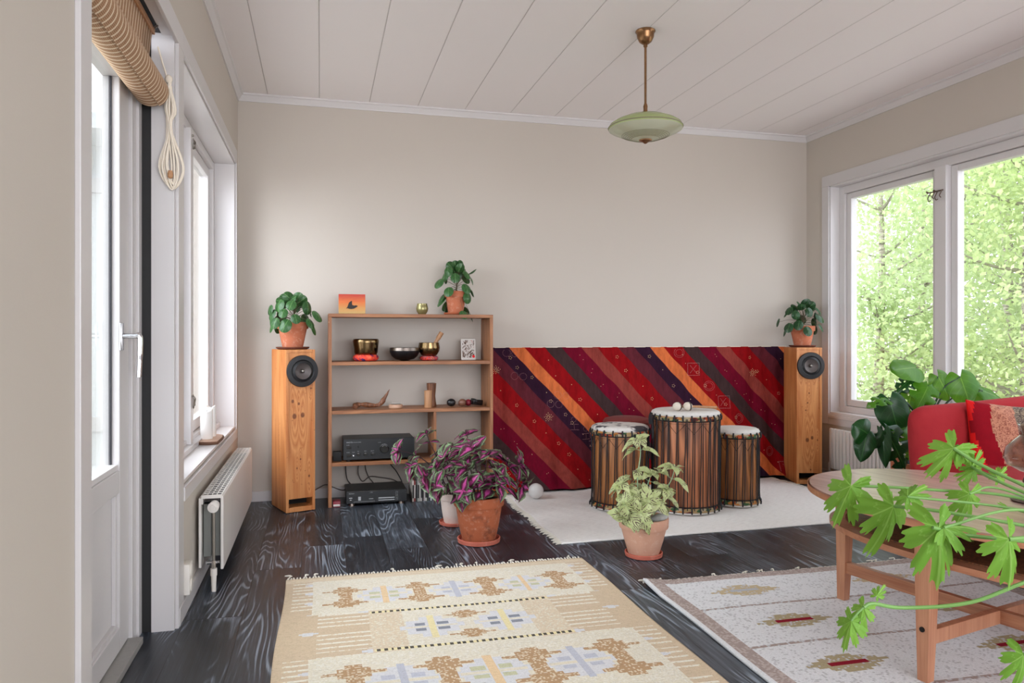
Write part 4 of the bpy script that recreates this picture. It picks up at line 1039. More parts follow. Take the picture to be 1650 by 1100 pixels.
for (cx_, cz_) in ((1.95, .47), (1.62, .78), (2.33, .10), (3.44, .74)):       # denser flower medallions
    for q in range(22):
        a = q * 2.4; r = .006 + .0011 * q; dot(b, cx_ + r * math.cos(a), cz_ + r * math.sin(a), .0026)
b.mi = 2
def ring(cx_, cz_, r, n=26, dr=.0018):
    for k in range(n): dot(b, cx_ + r * math.cos(2 * PI * k / n), cz_ + r * math.sin(2 * PI * k / n), dr)
def seg(x0, z0, x1, z1, n=16, dr=.0018):
    for k in range(n + 1): dot(b, x0 + (x1 - x0) * k / n, z0 + (z1 - z0) * k / n, dr)
for i in range(4):                                        # circles and crossed squares along the crimson band
    x0 = 2.88 + i * .215; z0 = .885 - i * .232
    ring(x0, z0, .033); ring(x0, z0, .022, 16)
    sx_, sz_ = x0 + .105, z0 - .115; s_ = .042
    seg(sx_ - s_, sz_ + s_, sx_ + s_, sz_ + s_); seg(sx_ - s_, sz_ - s_, sx_ + s_, sz_ - s_); seg(sx_ - s_, sz_ - s_, sx_ - s_, sz_ + s_); seg(sx_ + s_, sz_ - s_, sx_ + s_, sz_ + s_)
    seg(sx_ - .02, sz_ - .025, sx_ + .02, sz_ + .025, 10); seg(sx_ - .02, sz_ + .025, sx_ + .02, sz_ - .025, 10)
for (cx_, cz_) in ((1.74, .74), (1.97, .555), (2.02, .61), (1.69, .89)):
    ring(cx_, cz_, .024, 16); ring(cx_ + .055, cz_ - .005, .022, 14)
for (cx_, cz_) in ((2.12, .42), (2.19, .36), (2.24, .31)):
    seg(cx_ - .025, cz_, cx_ + .025, cz_, 8); seg(cx_ - .025, cz_ - .035, cx_ + .025, cz_ - .035, 8); seg(cx_, cz_, cx_, cz_ - .035, 5); ring(cx_ + .0, cz_ + .03, .015, 10)
b.build('cloth', ['tapestry', 'gold', 'thread'], tp, ang=180)
b = MB(); b.tube([(1.5, -.03, .925), (3.74, -.03, .925)], .003, 6); b.build('hanging_string', 'cord', tp)

# ---------------- drums ----------------
def drum(loc, r, h, label, wood_, skin, nr, seed, rot=0, knot=False, slack=.003):
    t = thing('rope_drum', label, 'drum', loc, rot); random.seed(seed)
    b = MB(); b.lathe([(r - .02, .012), (r - .004, .012), (r, .02), (r + .003, h * .5), (r, h - .02), (r - .004, h - .012), (r - .02, h - .012)], 72); b.build('shell', wood_, t)
    b = MB(); b.lathe([(0, h + .002), (r * .8, h + .002), (r * .955, h), (r + .006, h - .007), (r + .011, h - .016), (r + .008, h - .03), (r + .003, h - .03)], 64); b.build('drum_head', skin, t)
    b = MB(); b.lathe([(0, .002), (r * .95, .002), (r + .006, .006), (r + .010, .016), (r + .007, .028), (r + .002, .03)], 64); b.build('lower_head', 'skin_plain', t)
    for z in (h - .044, .021):
        b = MB(); b.lathe([(r + .003, z - .006), (r + .010, z - .005), (r + .0135, z), (r + .0105, z + .006), (r + .0105, z + .010), (r + .0125, z + .014), (r + .009, z + .019), (r + .003, z + .020)], 64)
        b.build('wrapped_ring', 'ring', t)['label'] = 'ring wrapped in multicoloured cloth'
    b = MB(); R_ = r + .009
    for k in range(nr):
        a0 = 2 * PI * k / nr; a1 = a0 + PI / nr * random.uniform(.35, .75); a2 = a0 + 2 * PI / nr
        for (p, q) in ((a0, a1), (a1 + .03, a1 + (a2 - a1) * random.uniform(.1, .3))):
            pts = []
            for i in range(9):
                f = i / 8; a = p + (q - p) * f + slack * math.sin(f * 6 + k); rr = R_ + .004 * (1 if i in (0, 8) else 0)
                pts.append((rr * math.cos(a), rr * math.sin(a), .03 + (h - .066) * f))
            b.tube(pts, .0026, 6)
        for z in (h - .034, .028):
            b.tube([((R_ + .009) * math.cos(a0), (R_ + .009) * math.sin(a0), z - .016), ((R_ + .011) * math.cos(a0), (R_ + .011) * math.sin(a0), z), ((R_ + .002) * math.cos(a0), (R_ + .002) * math.sin(a0), z + .016)], .0046, 6)
    for z in (h - .052, .044): b.lathe([(r + .003, z - .003), (r + .010, z), (r + .003, z + .003)], 64)
    b.build('tension_ropes', 'rope', t)
    b = MB(); nz = 12; pts = []
    for k in range(nz * 2 + 1):
        a = PI * k / nz; z = h - .066 if k % 2 else h - .12; pts.append(((r + .0012) * math.cos(a), (r + .0012) * math.sin(a), z))
    b.lathe([(r, h - .067), (r + .0016, h - .066), (r, h - .065)], 72)
    for p, q in zip(pts, pts[1:]):
        for f0 in range(4):
            a = V(p).lerp(V(q), f0 / 4); c = V(p).lerp(V(q), (f0 + 1) / 4)
            for w_ in (a, c): s_ = (r + .0026) / math.hypot(w_.x, w_.y); w_.x *= s_; w_.y *= s_
            b.tube([a, c], .0011, 5)
    b.build('carved_lines', 'speaker_hole', t)
    if knot:
        b = MB(); a = math.radians(knot)
        for s_ in range(5):
            p = V(((R_ + .012) * math.cos(a), (R_ + .012) * math.sin(a), h - .03))
            e = V((-math.sin(a), math.cos(a), 0)) * random.uniform(-.02, .02); o_ = V((math.cos(a), math.sin(a), 0))
            b.tube(bez([p, p + e + o_ * .022 + V((0, 0, .004)), p + e * 1.4 + o_ * .018 + V((0, 0, -.045)), p + e * .4 + o_ * .012 + V((0, 0, -.03)), p + e * -.6 + o_ * .012 + V((0, 0, -.09 - .01 * s_))], 6), .0042, 7)
        b.build('rope_knot', 'rope', t)
    return t
RZ = .0065
drum((2.168, -.71, RZ), .156, .478, 'left rope drum with patched black and white skin, behind the pale green plant', 'drumwood2', 'skin_spot', 20, 4, slack=.008)
drum((2.518, -.84, RZ), .183, .570, 'largest rope drum, in the middle with mallets lying on its pale skin', 'drumwood', 'skin_plain', 26, 6, rot=.3, knot=168)
drum((2.868, -.80, RZ), .124, .45, 'small right hand rope drum with dark slots on its grey skin', 'drumwood2', 'skin_two', 17, 8)
ct = thing('covered_stool', 'maroon cloth covered round seat glimpsed behind the two left drums', 'stool', (2.335, -.42, RZ))
b = MB(); b.lathe([(0, .49), (.10, .488), (.138, .478), (.150, .462), (.146, .445), (.142, .40), (.11, .2), (.10, .02), (0, .02)], 40); b.build('cloth_cover', 'maroon', ct)
b = MB(); b.lathe([(.0, 0), (.095, 0), (.1, .02), (0, .02)], 30); b.build('foot', 'darkwood', ct)
def mallet(loc, rz, label, L=.19):
    t = thing('drum_mallet', label, 'mallet', loc, rz)
    b = MB(); b.sphere((0, 0, .025), .025, (1.08, 1, .96)); hd = b.build('felt_head', 'cream_felt', t)
    b = MB(); b.grid(lambda u, v: V((.006 + .0045 * math.cos(v * 2 * PI), (.0252) * math.cos(u * 2 * PI), .025 + .0245 * math.sin(u * 2 * PI))) , 30, 6, closed_u=True); b.build('seam_line', 'cable_grey', hd)
    b = MB(); b.tube([(.02, 0, .024), (L, 0, .012)], [.0065, .0075], 12); b.build('stick', 'lightwood', t)
DZ = RZ + .570 + .0030
mallet((2.42, -.93, DZ), math.radians(24), 'left cream drum mallet, its stick crossing behind the right one', .2)
mallet((2.48, -.94, DZ), math.radians(5), 'right cream drum mallet with its stick pointing right')

# ---------------- rugs ----------------
def color_rug(name, label, x0, x1, y0, y1, fx, fy, fn, m, thick=.006, fringe=0, frh=1, wob=None, group=None):
    """woven rug: every face is one stitch block coloured by fn(u, v); v runs from the far edge towards the viewer"""
    t = thing(name, label, 'rug', ((x0 + x1) / 2, (y0 + y1) / 2, 0))
    nx, ny = int((x1 - x0) / fx), int((y1 - y0) / fy); cx, cy = (x0 + x1) / 2, (y0 + y1) / 2
    wob = wob or (lambda u, v: (0, 0, 0))
    vs_ = []; 
    for j in range(ny + 1):
        for i in range(nx + 1):
            u, v = i / nx, j / ny; w = wob(u, v)
            vs_.append((x0 + u * (x1 - x0) - cx + w[0], y1 - v * (y1 - y0) - cy + w[1], thick + w[2]))
    fs_ = []; cols = []
    for j in range(ny):
        for i in range(nx):
            a = j * (nx + 1) + i; fs_.append((a, a + nx + 1, a + nx + 2, a + 1))
            c = fn((i + .5) * fx, (j + .5) * fy); cols.append(c)
    me = bpy.data.meshes.new(name); me.from_pydata(vs_, [], fs_)
    at = me.color_attributes.new('Col', 'FLOAT_COLOR', 'CORNER'); flat = []
    for c in cols: flat += (list(c) + [1]) * 4
    at.data.foreach_set('color', flat); me.materials.append(M[m]); me.update()
    me.polygons.foreach_set('use_smooth', [True] * len(fs_))
    o = bpy.data.objects.new('pile', me); COL.objects.link(o); o.parent = t
    md = o.modifiers.new('thickness', 'SOLIDIFY'); md.thickness = thick - .0008; md.offset = -1
    if fringe:
        b = MB(); n = int((x1 - x0) / fringe); random.seed(2)
        for k in range(n):
            x = x0 - cx + (k + .5) * fringe; y = y1 - cy; w = wob((k + .5) / n, 0); x += w[0]; y += w[1]
            L = frh * random.uniform(.7, 1.25); dx = random.uniform(-.5, .5) * fringe
            b.tube([(x, y - .004, thick * .7 + w[2]), (x + dx * .5, y + L * .5, .006), (x + dx, y + L, .0035)], [.0034, .0036, .0026], 5)
            if random.random() < .10:
                b.tube(bez([(x + dx, y + L, .004), (x + dx * 2, y + L + .006, .012), (x - dx * 2, y + L + .016, .008), (x + dx * 3, y + L + .02, .004)], 3), .0026, 5)
        b.build('fringe', 'fringe', t)
    return t
C_ = {k: srgb(*v) for k, v in dict(tan=(214, 194, 166), tanl=(224, 208, 182), cream=(230, 223, 204), crl=(236, 231, 217), brown=(190, 156, 120), blue=(222, 222, 224), blued=(198, 200, 210), slate=(146, 150, 160), yel=(238, 226, 178), or_=(236, 208, 168), grn=(206, 206, 172), dark=(88, 84, 76)).items()}
rr_ = random.Random(5)
def step_cross(du, dv, w, h):
    """stepped tan motif, du, dv from its centre"""
    a, c = abs(du), abs(dv)
    if c < h * .18: return a < w
    if c < h * .55: return a < w * .55
    if c < h: return a < w * .3
    return False
def hourglass(du, dv):
    for s_ in (-1, 1):
        d = dv - s_ * .068
        if step_cross(du + (.0), d, .085, .046): return True
    return abs(du) < .024 and abs(dv) < .075
def flower(du, dv, c0, c1, big=1.0):
    a, c = abs(du) / big, abs(dv) / big
    if a < .012 and c < .10: return C_['or_'] if c0 == 'or' else C_['blued']
    if c < .008 and a < .09: return C_['cream']
    if .02 < a < .058 and .012 < c < .036: return C_[c1]
    if (a < .04 and c < .088) or (a < .085 and c < .06) or (a < .11 and c < .018): return C_['blue']
    return None
def rug1(u, v):
    r = rr_.random
    # repeated design along the length: unit 0.68 m
    W = 1.27; uu = u; m = v % .70; U = min(u, W - u)
    col = C_['tan']
    # side borders with light dashes
    hor = (int(v / .012) % 3 == 0)
    if v < .06: return C_['tan'] if v < .02 else C_['tanl']
    b0 = .10 + (0.0 if (.46 > m > .0) else .0)
    inner = .105 if not (.43 < m < .78 or m < .0) else .30
    if v < .43: lim = .105
    elif v < .80: lim = .30
    else: lim = .105
    if v > 1.25: lim = .105 if (v - 1.25) % .74 > .36 else .30
    if U < lim:
        col = C_['tan']
        if U > lim - (.075 if lim < .2 else .17) and hor and not (v % .19 < .03): col = C_['crl'] if r() < .8 else C_['tanl']
        # tiny blue blossoms near the field corners
        for bv in (.10, .20, .31, .435, .60, .78, .90, 1.02):
            bu = lim - .0 if not (.55 < bv < .7) else .10
            if abs(v - bv) < .012 and abs(U - (bu)) < .032 * (1 if abs(v - bv) < .006 else .5): return C_['blue']
            if abs(v - bv) < .0035 and abs(U - bu) < .012: return C_['slate']
        return col
    col = C_['cream'] if r() < .7 else C_['crl']
    if .02 > U - lim and .43 < v < .8: col = C_['tanl']
    if v >= .43 and v < .80 and U < .42: col = C_['tanl'] if r() < .8 else C_['cream']
    # dotted lines
    for dv_ in (.452, .782):
        if abs(v - dv_) < .009 and .31 < u < .975:
            return C_['dark'] if int(u / .0105) % 2 == 0 else C_['yel']
    if .08 < v < .43:
        q = v - .265
        for c0 in (.225, .505, .775, 1.07):
            if hourglass(u - c0, q): return C_['brown'] if r() < .75 else C_['tanl']
        for c0, k1, k2 in ((.37, 'or', 'grn'), (.645, 'bl', 'blued'), (.925, 'or', 'grn')):
            f = flower(u - c0, q, k1, k2, .95)
            if f: return f
        return col
    if .47 < v < .77:
        q = v - .62
        for s_ in (-1, 1):
            if step_cross(u - .635, q - s_ * .088, .078, .036): return C_['brown'] if r() < .75 else C_['tanl']
        for c0 in (.51, .765):
            f = flower(u - c0, q, 'bl', 'slate', 1.0)
            if f: return C_['yel'] if abs(u - c0) < .012 else f
        return col
    vv = (v - .80) % .74
    q = vv - .205
    if vv < .42:
        for c0 in (.235, .50, .775, 1.04):
            if hourglass((u - c0) * .9, q * .85): return C_['brown'] if r() < .75 else C_['tanl']
        for c0, k1, k2 in ((.37, 'bl', 'blued'), (.635, 'or', 'grn'), (.905, 'bl', 'blued')):
            f = flower(u - c0, q, k1, k2, 1.1)
            if f: return f
    return col
color_rug('beige_woven_rug', 'cream and beige handwoven rug with stepped brown motifs in the foreground', .345, 1.615, -3.75, -1.585, .0058, .0058, rug1, 'rug', .006, .0125, .022, wob=lambda u, v: (.004 * math.sin(v * 14) - .006 * v, .012 * (u - .5) * -1 + .003 * math.sin(u * 9), 0))
D_ = {k: srgb(*v) for k, v in dict(w=(229, 230, 232), g=(204, 204, 206), taupe=(172, 156, 150), tl=(192, 178, 172), tan=(178, 164, 132), tanw=(200, 182, 148), red=(142, 30, 46), blue=(186, 188, 194)).items()}
def rug2(u, v):
    r = rr_.random(); W = 1.40
    if u < .012 or u > W - .012: return D_['w']
    if v < .055 or u < .07 or u > W - .07: return D_['taupe'] if r < .6 else D_['tl']
    for k in range(6):
        if abs(v - .335 - k * .335) < .0085: return D_['taupe'] if r < .7 else D_['g']
    k = int((v - .0) / .335); q = (v + .0) % .335 - .165
    cx = (.34, .34, .30)[k % 3]
    for i, c0 in enumerate((cx, cx + .62, cx + 1.3)):
        du = abs(u - c0); dq = abs(q - (.02 if k == 0 else 0.0))
        if dq < .011 and du < .07 and (k > 0): return D_['red'] if i < 2 or r < 1 else D_['tan']
        if dq < .013 and du < .06 and k == 0: return D_['blue']
        lim = .145 if dq < .008 else (.115 if dq < .022 else (.08 if dq < .04 else (.045 if dq < .058 else -1)))
        if du < lim: return (D_['tanw'] if k == 0 else D_['tan']) if r < .85 else D_['g']
    return D_['w'] if r < .86 else D_['g']
color_rug('white_wool_rug', 'flecked white wool rug with taupe border and red barred motifs under the coffee table', 1.735, 3.135, -4.05, -1.985, .0075, .0075, rug2, 'rug_shag', .011, .0095, .016, wob=lambda u, v: (.006 * math.sin(v * 11) - .03 * max(0, .5 - v) * 0, .006 * math.sin(u * 8), (.018 * max(0, 1 - u * 12) * max(0, 1 - v * 14))))
# white rag rug: its fringed ends are left and right
rg = thing('rag_rug', 'white rag rug with fringed ends under the drums before the tapestry', 'rug', (2.6, -.74, 0))
b = MB(); X0, X1, Y0, Y1 = -1.0, 1.02, -.60, .60
def rp(u, v):
    x = X0 + u * (X1 - X0) + .006 * math.sin(v * 17); y = Y0 + v * (Y1 - Y0) + .02 * (u - .5) + .004 * math.sin(u * 21)
    x -= (.0 if u < .5 else (u - .5) * .16 * v); return V((x, y, .0055 + .0012 * math.sin(u * 90) * math.sin(v * 40)))
b.grid(rp, 90, 50); o = b.build('weave', 'ragrug', rg); md = o.modifiers.new('thickness', 'SOLIDIFY'); md.thickness = .0045; md.offset = -1
b = MB(); random.seed(9)
for s_, xx in ((-1, X0), (1, X1)):
    for k in range(110):
        v = (k + .5) / 110; p = rp(0 if s_ < 0 else 1, v); L = random.uniform(.018, .042); e = random.uniform(-.012, .012)
        b.tube([p + V((-s_ * .004, 0, -.001)), p + V((s_ * L * .5, e * .5, -.001)), p + V((s_ * L, e, -.0025))], [.0028, .003, .0018], 5)
b.build('fringe', 'fringe', rg)

# ---------------- big terracotta pots with coloured foliage ----------------
def pot_parts(t, r0, r1, h, m, sm, sr, seed=0, rimh=.22, saucer_h=.02):
    b = MB(); b.lathe([(0, 0), (sr * .86, 0), (sr * .97, .004), (sr, saucer_h), (sr * .95, saucer_h + .002), (sr * .88, .009), (0, .009)], 48); b.build('saucer', sm, t)
    z0 = .0095; hr = h * (1 - rimh)
    b = MB(); b.lathe([(0, z0), (r0 * .93, z0), (r0, z0 + .006), (r0 + (r1 - r0) * .42, z0 + hr * .5), (r1 * .905, hr), (r1 * .965, hr + .002), (r1 * .985, hr + .008), (r1, h - .008), (r1 * .985, h), (r1 * .93, h + .001), (r1 * .90, h - .006), (r1 * .84, hr), (r0 * .8, z0 + .02), (0, z0 + .02)], 56); b.build('pot', m, t)
    b = MB(); b.lathe([(0, h - .012), (r1 * .5, h - .016), (r1 * .89, h - .026)], 28)
    for v in b.bm.verts: v.co.z += .004 * math.sin(v.co.x * 120) * math.sin(v.co.y * 90)
    b.build('soil', 'soil', t)

def add_leaf(vs_, fs_, uv_, base, d, n, L, W, serr=.0, droop=.3, fold=.15, nt=9, ns=4, heart=.0, wave=.0, ph=0):
    F_ = frame(d, n); i0 = len(vs_)
    for i in range(nt + 1):
        t_ = i / nt; w = W * (math.sin(PI * min(1, t_ ** .78)) ** .85 if 0 < t_ < 1 else 0) * (1 - .25 * t_)
        if serr: w *= 1 + serr * (1 if i % 2 else -1)
        if i == nt: w = 0
        zb = -droop * L * t_ * t_
        xx = L * t_ * (1 - .12 * droop * t_)
        for j in range(-ns // 2, ns // 2 + 1):
            s_ = j / (ns / 2)
            z = zb + fold * abs(s_) * w + wave * W * math.sin(t_ * 9 + ph) * s_ * abs(s_)
            x = xx - heart * L * (1 - t_) ** 4 * abs(s_)
            vs_.append(base + F_ @ V((x, s_ * w, z))); uv_.append((t_, .5 + .5 * s_ * (1 if w > 0 else 0)))
    m = ns + 1
    for i in range(nt):
        for j in range(ns):
            a = i0 + i * m + j; fs_.append((a, a + m, a + m + 1, a + 1))

def bushy(t, stems, leaves_per, Lr, Wk, mat, smat, seed, serr=.1, c0=(0, 0, 0), sr=.004, droop=(.1, .5), whorl=6, low=.25):
    """each stem carries leaf pairs and a terminal whorl"""
    random.seed(seed); sb = MB(); vs_, fs_, uv_ = [], [], []
    for st in stems:
        P_ = bez([V(p) for p in st], 7); n = len(P_)
        sb.tube(P_, [sr * (1 - .55 * i / n) for i in range(n)], 7)
        k = leaves_per
        for q in range(k):
            f = low + (1 - low) * q / max(1, k - 1); i = min(n - 2, int(f * (n - 1))); p = P_[i]; dr = (P_[i + 1] - P_[i]).normalized()
            size = random.uniform(*Lr) * (1.05 - .25 * f)
            for s_ in (0, 1):
                a = q * 1.57 + s_ * PI + random.uniform(-.4, .4)
                o_ = dr.orthogonal().normalized(); o_ = Matrix.Rotation(a, 3, dr) @ o_
                pet = p + o_ * random.uniform(.012, .028) + dr * .006
                sb.tube([p, pet], .0013, 5)
                d = (o_ + dr * random.uniform(-.05, .5) + V((0, -.1, -.1))).normalized(); nn = (dr * .5 + V((0, -.5, .75))).normalized()
                add_leaf(vs_, fs_, uv_, pet, d, nn, size, size * Wk, serr, random.uniform(*droop), .18, 14, 4, .12, .12, q)
        tipd = (P_[-1] - P_[-3]).normalized()
        for w in range(whorl):
            a = w * 2 * PI / whorl + random.uniform(-.3, .3); o_ = Matrix.Rotation(a, 3, tipd) @ tipd.orthogonal().normalized()
            size = random.uniform(*Lr) * (.95 if w < 4 else .5)
            add_leaf(vs_, fs_, uv_, P_[-1] + o_ * .003, (o_ + tipd * (.25 if w < 4 else 1.2) + V((0, -.15, 0))), (tipd + V((0, -.5, .4))), size, size * Wk, serr, random.uniform(*droop), .2, 14, 4, .1, .12, w)
    sb.build('stems', smat, t)
    return raw('foliage', vs_, fs_, mat, t, uv_)

# front coleus
p1 = thing('potted_coleus', 'big magenta leaved plant in weathered orange terracotta pot, the nearer of the two', 'plant', (1.227, -1.20, 0))
pot_parts(p1, .082, .124, .228, 'terra_old', 'terra_red', .105, saucer_h=.022)
h0 = .205
st = [[(-.03, .0, h0), (-.10, -.02, .30), (-.20, -.03, .35), (-.27, -.02, .33)],
      [(-.03, -.02, h0), (-.11, -.06, .27), (-.22, -.08, .30)],
      [(-.01, 0, h0), (-.06, -.02, .33), (-.12, -.03, .38), (-.18, -.03, .42)],
      [(0, .01, h0), (-.01, .02, .36), (-.02, .02, .42), (-.03, .01, .455)],
      [(0, 0, h0), (.03, .0, .33), (.04, .0, .42)], [(-.01, .03, h0), (-.03, .05, .34), (-.07, .07, .44)],
      [(.03, 0, h0), (.10, .01, .30), (.16, .01, .345), (.215, .01, .36)],
      [(.03, -.02, h0), (.11, -.03, .27), (.18, -.03, .29), (.21, -.03, .27)],
      [(.02, .02, h0), (.08, .03, .32), (.14, .04, .38)], [(-.02, -.03, h0), (-.06, -.08, .27), (-.10, -.11, .275)],
      [(0, -.03, h0), (.0, -.08, .28), (.0, -.09, .31)], [(.02, -.03, h0), (.05, -.07, .28), (.08, -.09, .295)],
      [(-.02, .0, h0), (-.06, -.04, .30), (-.08, -.06, .37)], [(.01, -.01, h0), (.05, -.04, .30), (.09, -.05, .34)]]
bushy(p1, st, 3, (.072, .108), .40, 'leaf_coleus', 'stem_dark', 41, .05, droop=(.05, .35), whorl=6, low=.4)
# rear coleus
p2 = thing('potted_coleus', 'magenta leaved plant in chalky white pot, half hidden behind the nearer one', 'plant', (1.178, -.83, 0))
pot_parts(p2, .062, .088, .17, 'terra_white', 'terra_red', .088, saucer_h=.018)
h0 = .15
st = [[(-.01, 0, h0), (-.06, -.01, .28), (-.13, -.01, .42), (-.155, 0, .485)], [(-.02, 0, h0), (-.10, -.02, .28), (-.2, -.03, .37), (-.31, -.03, .41)],
      [(0, 0, h0), (-.03, 0, .28), (-.06, 0, .38)], [(.01, 0, h0), (.05, -.01, .30), (.07, 0, .42), (.06, 0, .475)], [(-.02, -.01, h0), (-.11, -.05, .26), (-.24, -.06, .33)], [(0, .01, h0), (0, .05, .3), (.01, .06, .40)]]
bushy(p2, st, 3, (.065, .095), .40, 'leaf_coleus', 'stem_dark', 52, .05, whorl=6, low=.45)
# pale variegated plant
p3 = thing('potted_variegated_plant', 'pale yellow green speckled plant in limed pink terracotta pot before the drums', 'plant', (1.905, -1.615, 0))
pot_parts(p3, .070, .113, .178, 'terra_pale', 'terra_red', .086, rimh=.27)
b = MB(); b.sphere((0, 0, 0), .03, (1.5, .9, .65), 3)
for v in b.bm.verts: v.co += V(noise.noise_vector(v.co * 30)) * .006
tag(b.build('stone', 'stone', loc=(1.958, -1.66, .178)), 'pale grey stone lying on the soil of the pale speckled plant', 'stone')
h0 = .16
st = [[(-.02, 0, h0), (-.03, 0, .34), (-.02, -.01, .47), (-.03, -.01, .53)], [(.02, 0, h0), (.07, -.02, .26), (.12, -.03, .34), (.14, -.03, .40)],
      [(0, 0, h0), (.02, .01, .30), (.04, .0, .375)], [(-.03, 0, h0), (-.08, -.02, .24), (-.11, -.03, .26)], [(-.02, -.03, h0), (-.04, -.08, .22), (-.06, -.10, .22)],
      [(0, -.02, h0), (-.01, -.07, .25), (-.02, -.09, .27)], [(-.03, .01, h0), (-.07, .02, .28), (-.10, .02, .33)], [(.02, -.02, h0), (.06, -.05, .25), (.09, -.06, .31)], [(0, .03, h0), (.02, .06, .25), (.04, .07, .28)],
      [(-.01, -.01, h0), (-.04, -.04, .25), (-.06, -.05, .29)], [(-.03, -.01, h0), (-.09, -.05, .21), (-.12, -.06, .19)]]
bushy(p3, st, 3, (.060, .096), .33, 'leaf_coleus_y', 'stem_pale', 63, .02, droop=(.3, .8), whorl=5, low=.45, sr=.0035)

# glass ball light on the floor
gb = thing('globe_lamp', 'round frosted white glass ball resting on the rag rug beside the plants', 'lamp', (1.755, -.38, RZ))
b = MB(); b.sphere((0, 0, .0475), .047, sub=4); b.build('glass_ball', 'frost', gb)
b = MB(); b.tube([(.015, .04, .05), (.02, .056, .052)], [.014, .012], 16); b.build('socket', 'plastic', gb)

# ---------------- pendant lamp ----------------
lp = thing('pendant_lamp', 'brass stemmed ceiling lamp with wide flat green glass shade', 'lamp', (1.983, -1.464, ZC))
b = MB(); b.lathe([(.0, 0), (.046, 0), (.0475, -.004), (.044, -.010), (.041, -.014), (.040, -.03), (.03, -.052), (.014, -.064), (.0, -.066)], 40); b.build('ceiling_cup', 'brass', lp)
b = MB(); b.lathe([(0, -.062), (.009, -.063), (.010, -.075), (.0058, -.08), (.0055, -.345), (.0105, -.36), (.0095, -.375), (.0105, -.385), (.006, -.392), (.006, -.412), (0, -.412)], 20); b.build('rod', 'brass', lp)
b = MB(); b.lathe([(.006, -.402), (.05, -.403), (.10, -.413), (.145, -.432), (.169, -.448), (.177, -.461), (.174, -.470)], 64); s1 = b.build('glass_shade', 'shade_green', lp)
b = MB(); b.lathe([(.174, -.470), (.165, -.476), (.13, -.492), (.07, -.513), (.02, -.522), (0, -.523)], 64); b.build('glass_bowl', 'shade_cream', lp)
b = MB()
for r in (.112, .103, .094, .085, .076, .067):
    z = -.502 - (.112 - r) * .26; z = {.112: -.4983, .103: -.5015, .094: -.5046, .085: -.5077, .076: -.5109, .067: -.5135}[r]
    b.lathe([(r - .0008, z - .0012), (r, z - .0024), (r + .0012, z - .001)], 64)
b.lathe([(.1765, -.460), (.1785, -.462), (.1765, -.465)], 64)
b.build('ring_lines', 'shade_ring', lp)
b = MB(); b.lathe([(0, -.522), (.026, -.519), (.032, -.521), (.03, -.526), (.014, -.531), (.006, -.538), (0, -.539)], 30); b.build('finial', 'brass', lp)

# ---------------- coffee table ----------------
TA = math.atan2(.973, -.23)
tb = thing('coffee_table', 'oval wooden coffee table with lower shelf and tapered legs', 'table', (2.514, -2.89, 0), TA)
def ell(a, c, n=96, e=2.15): return [(a * math.copysign(abs(math.cos(t)) ** (2 / e), math.cos(t)), c * math.copysign(abs(math.sin(t)) ** (2 / e), math.sin(t))) for t in (2 * PI * k / n for k in range(n))]
TZ = .488
b = MB(); b.prism(ell(.592, .437), 2, TZ - .020, TZ, .004); b.build('table_top', 'tabletop', tb, ang=50)
b = MB()
o1, o2 = ell(.599, .444), ell(.587, .432); n = len(o1)
for prof in [[(o1, TZ - .002), (o1, TZ - .022), (o2, TZ - .026), (o2, TZ - .0205)]]:
    rings = [[b.bm.verts.new((x, y, z)) for x, y in oo] for oo, z in prof]
    for p, q in zip(rings, rings[1:] + rings[:1]):
        for k in range(n): b.bm.faces.new((p[k], p[(k + 1) % n], q[(k + 1) % n], q[k]))
b.build('edge_band', 'tableedge', tb, ang=50)
b = MB(); b.prism(ell(.555, .315), 2, .333, .352, .005); b.build('lower_shelf', 'tableedge', tb, ang=50)
b = MB(); b.prism(ell(.50, .27), 2, .353, .357); b.build('shelf_panel', 'darkwood', tb, ang=50)
b = MB(); b.box((0, 0, .41), (.62, .05, .10)); b.box((0, 0, TZ - .035), (.94, .06, .03)); b.box((0, 0, TZ - .035), (.06, .64, .03)); b.build('rail', 'darkwood', tb, smooth=False)
for (x, y, a) in ((.575, 0, 0), (-.575, 0, PI), (0, .375, PI / 2), (0, -.375, -PI / 2)):
    m = Matrix.Rotation(a, 4, 'Z'); b = MB()
    # leg tapering down, outer face nearly plumb
    sec = [(0.0115, .030, .030), (.12, .036, .036), (.36, .048, .044), (TZ - .021, .05, .042)]
    rings = []
    R0_ = .575 if abs(x) > .1 else .375
    for z, dw, dt in sec:
        xo = .0 + (.012 if z > .3 else .012 * z / .3)
        rings.append([b.bm.verts.new((R0_ - .574 + .574 - xo * .0 + px, py, z)) for px, py in ((0, -dw / 2), (0, dw / 2), (-dt, dw / 2), (-dt, -dw / 2))])
    b.bm.faces.new(rings[0][::-1]); b.bm.faces.new(rings[-1])
    for p, q in zip(rings, rings[1:]):
        for k in range(4): b.bm.faces.new((p[k], p[(k + 1) % 4], q[(k + 1) % 4], q[k]))
    for v in b.bm.verts: v.co = m @ v.co
    lg = b.build('leg', 'tablewood', tb, smooth=False)
    b = MB()
    for z in (.16, .445): b.tube([m @ V((R0_ + .003, 0, z)), m @ V((R0_ - .002, 0, z))], [.0075, .008], 16); b.tube([m @ V((R0_ + .0036, 0, z)), m @ V((R0_ + .002, 0, z))], [.0035, .0035], 6)
    b.build('bolt', 'black_gloss', lg, ang=40)
b = MB(); b.box((0, 0, .135), (1.09, .024, .042), None, .002); b.build('long_stretcher', 'tablewood_h', tb, smooth=False)
b = MB(); b.box((0, 0, .135), (.024, .69, .0415), None, .002); b.build('cross_stretcher', 'tablewood', tb, smooth=False)

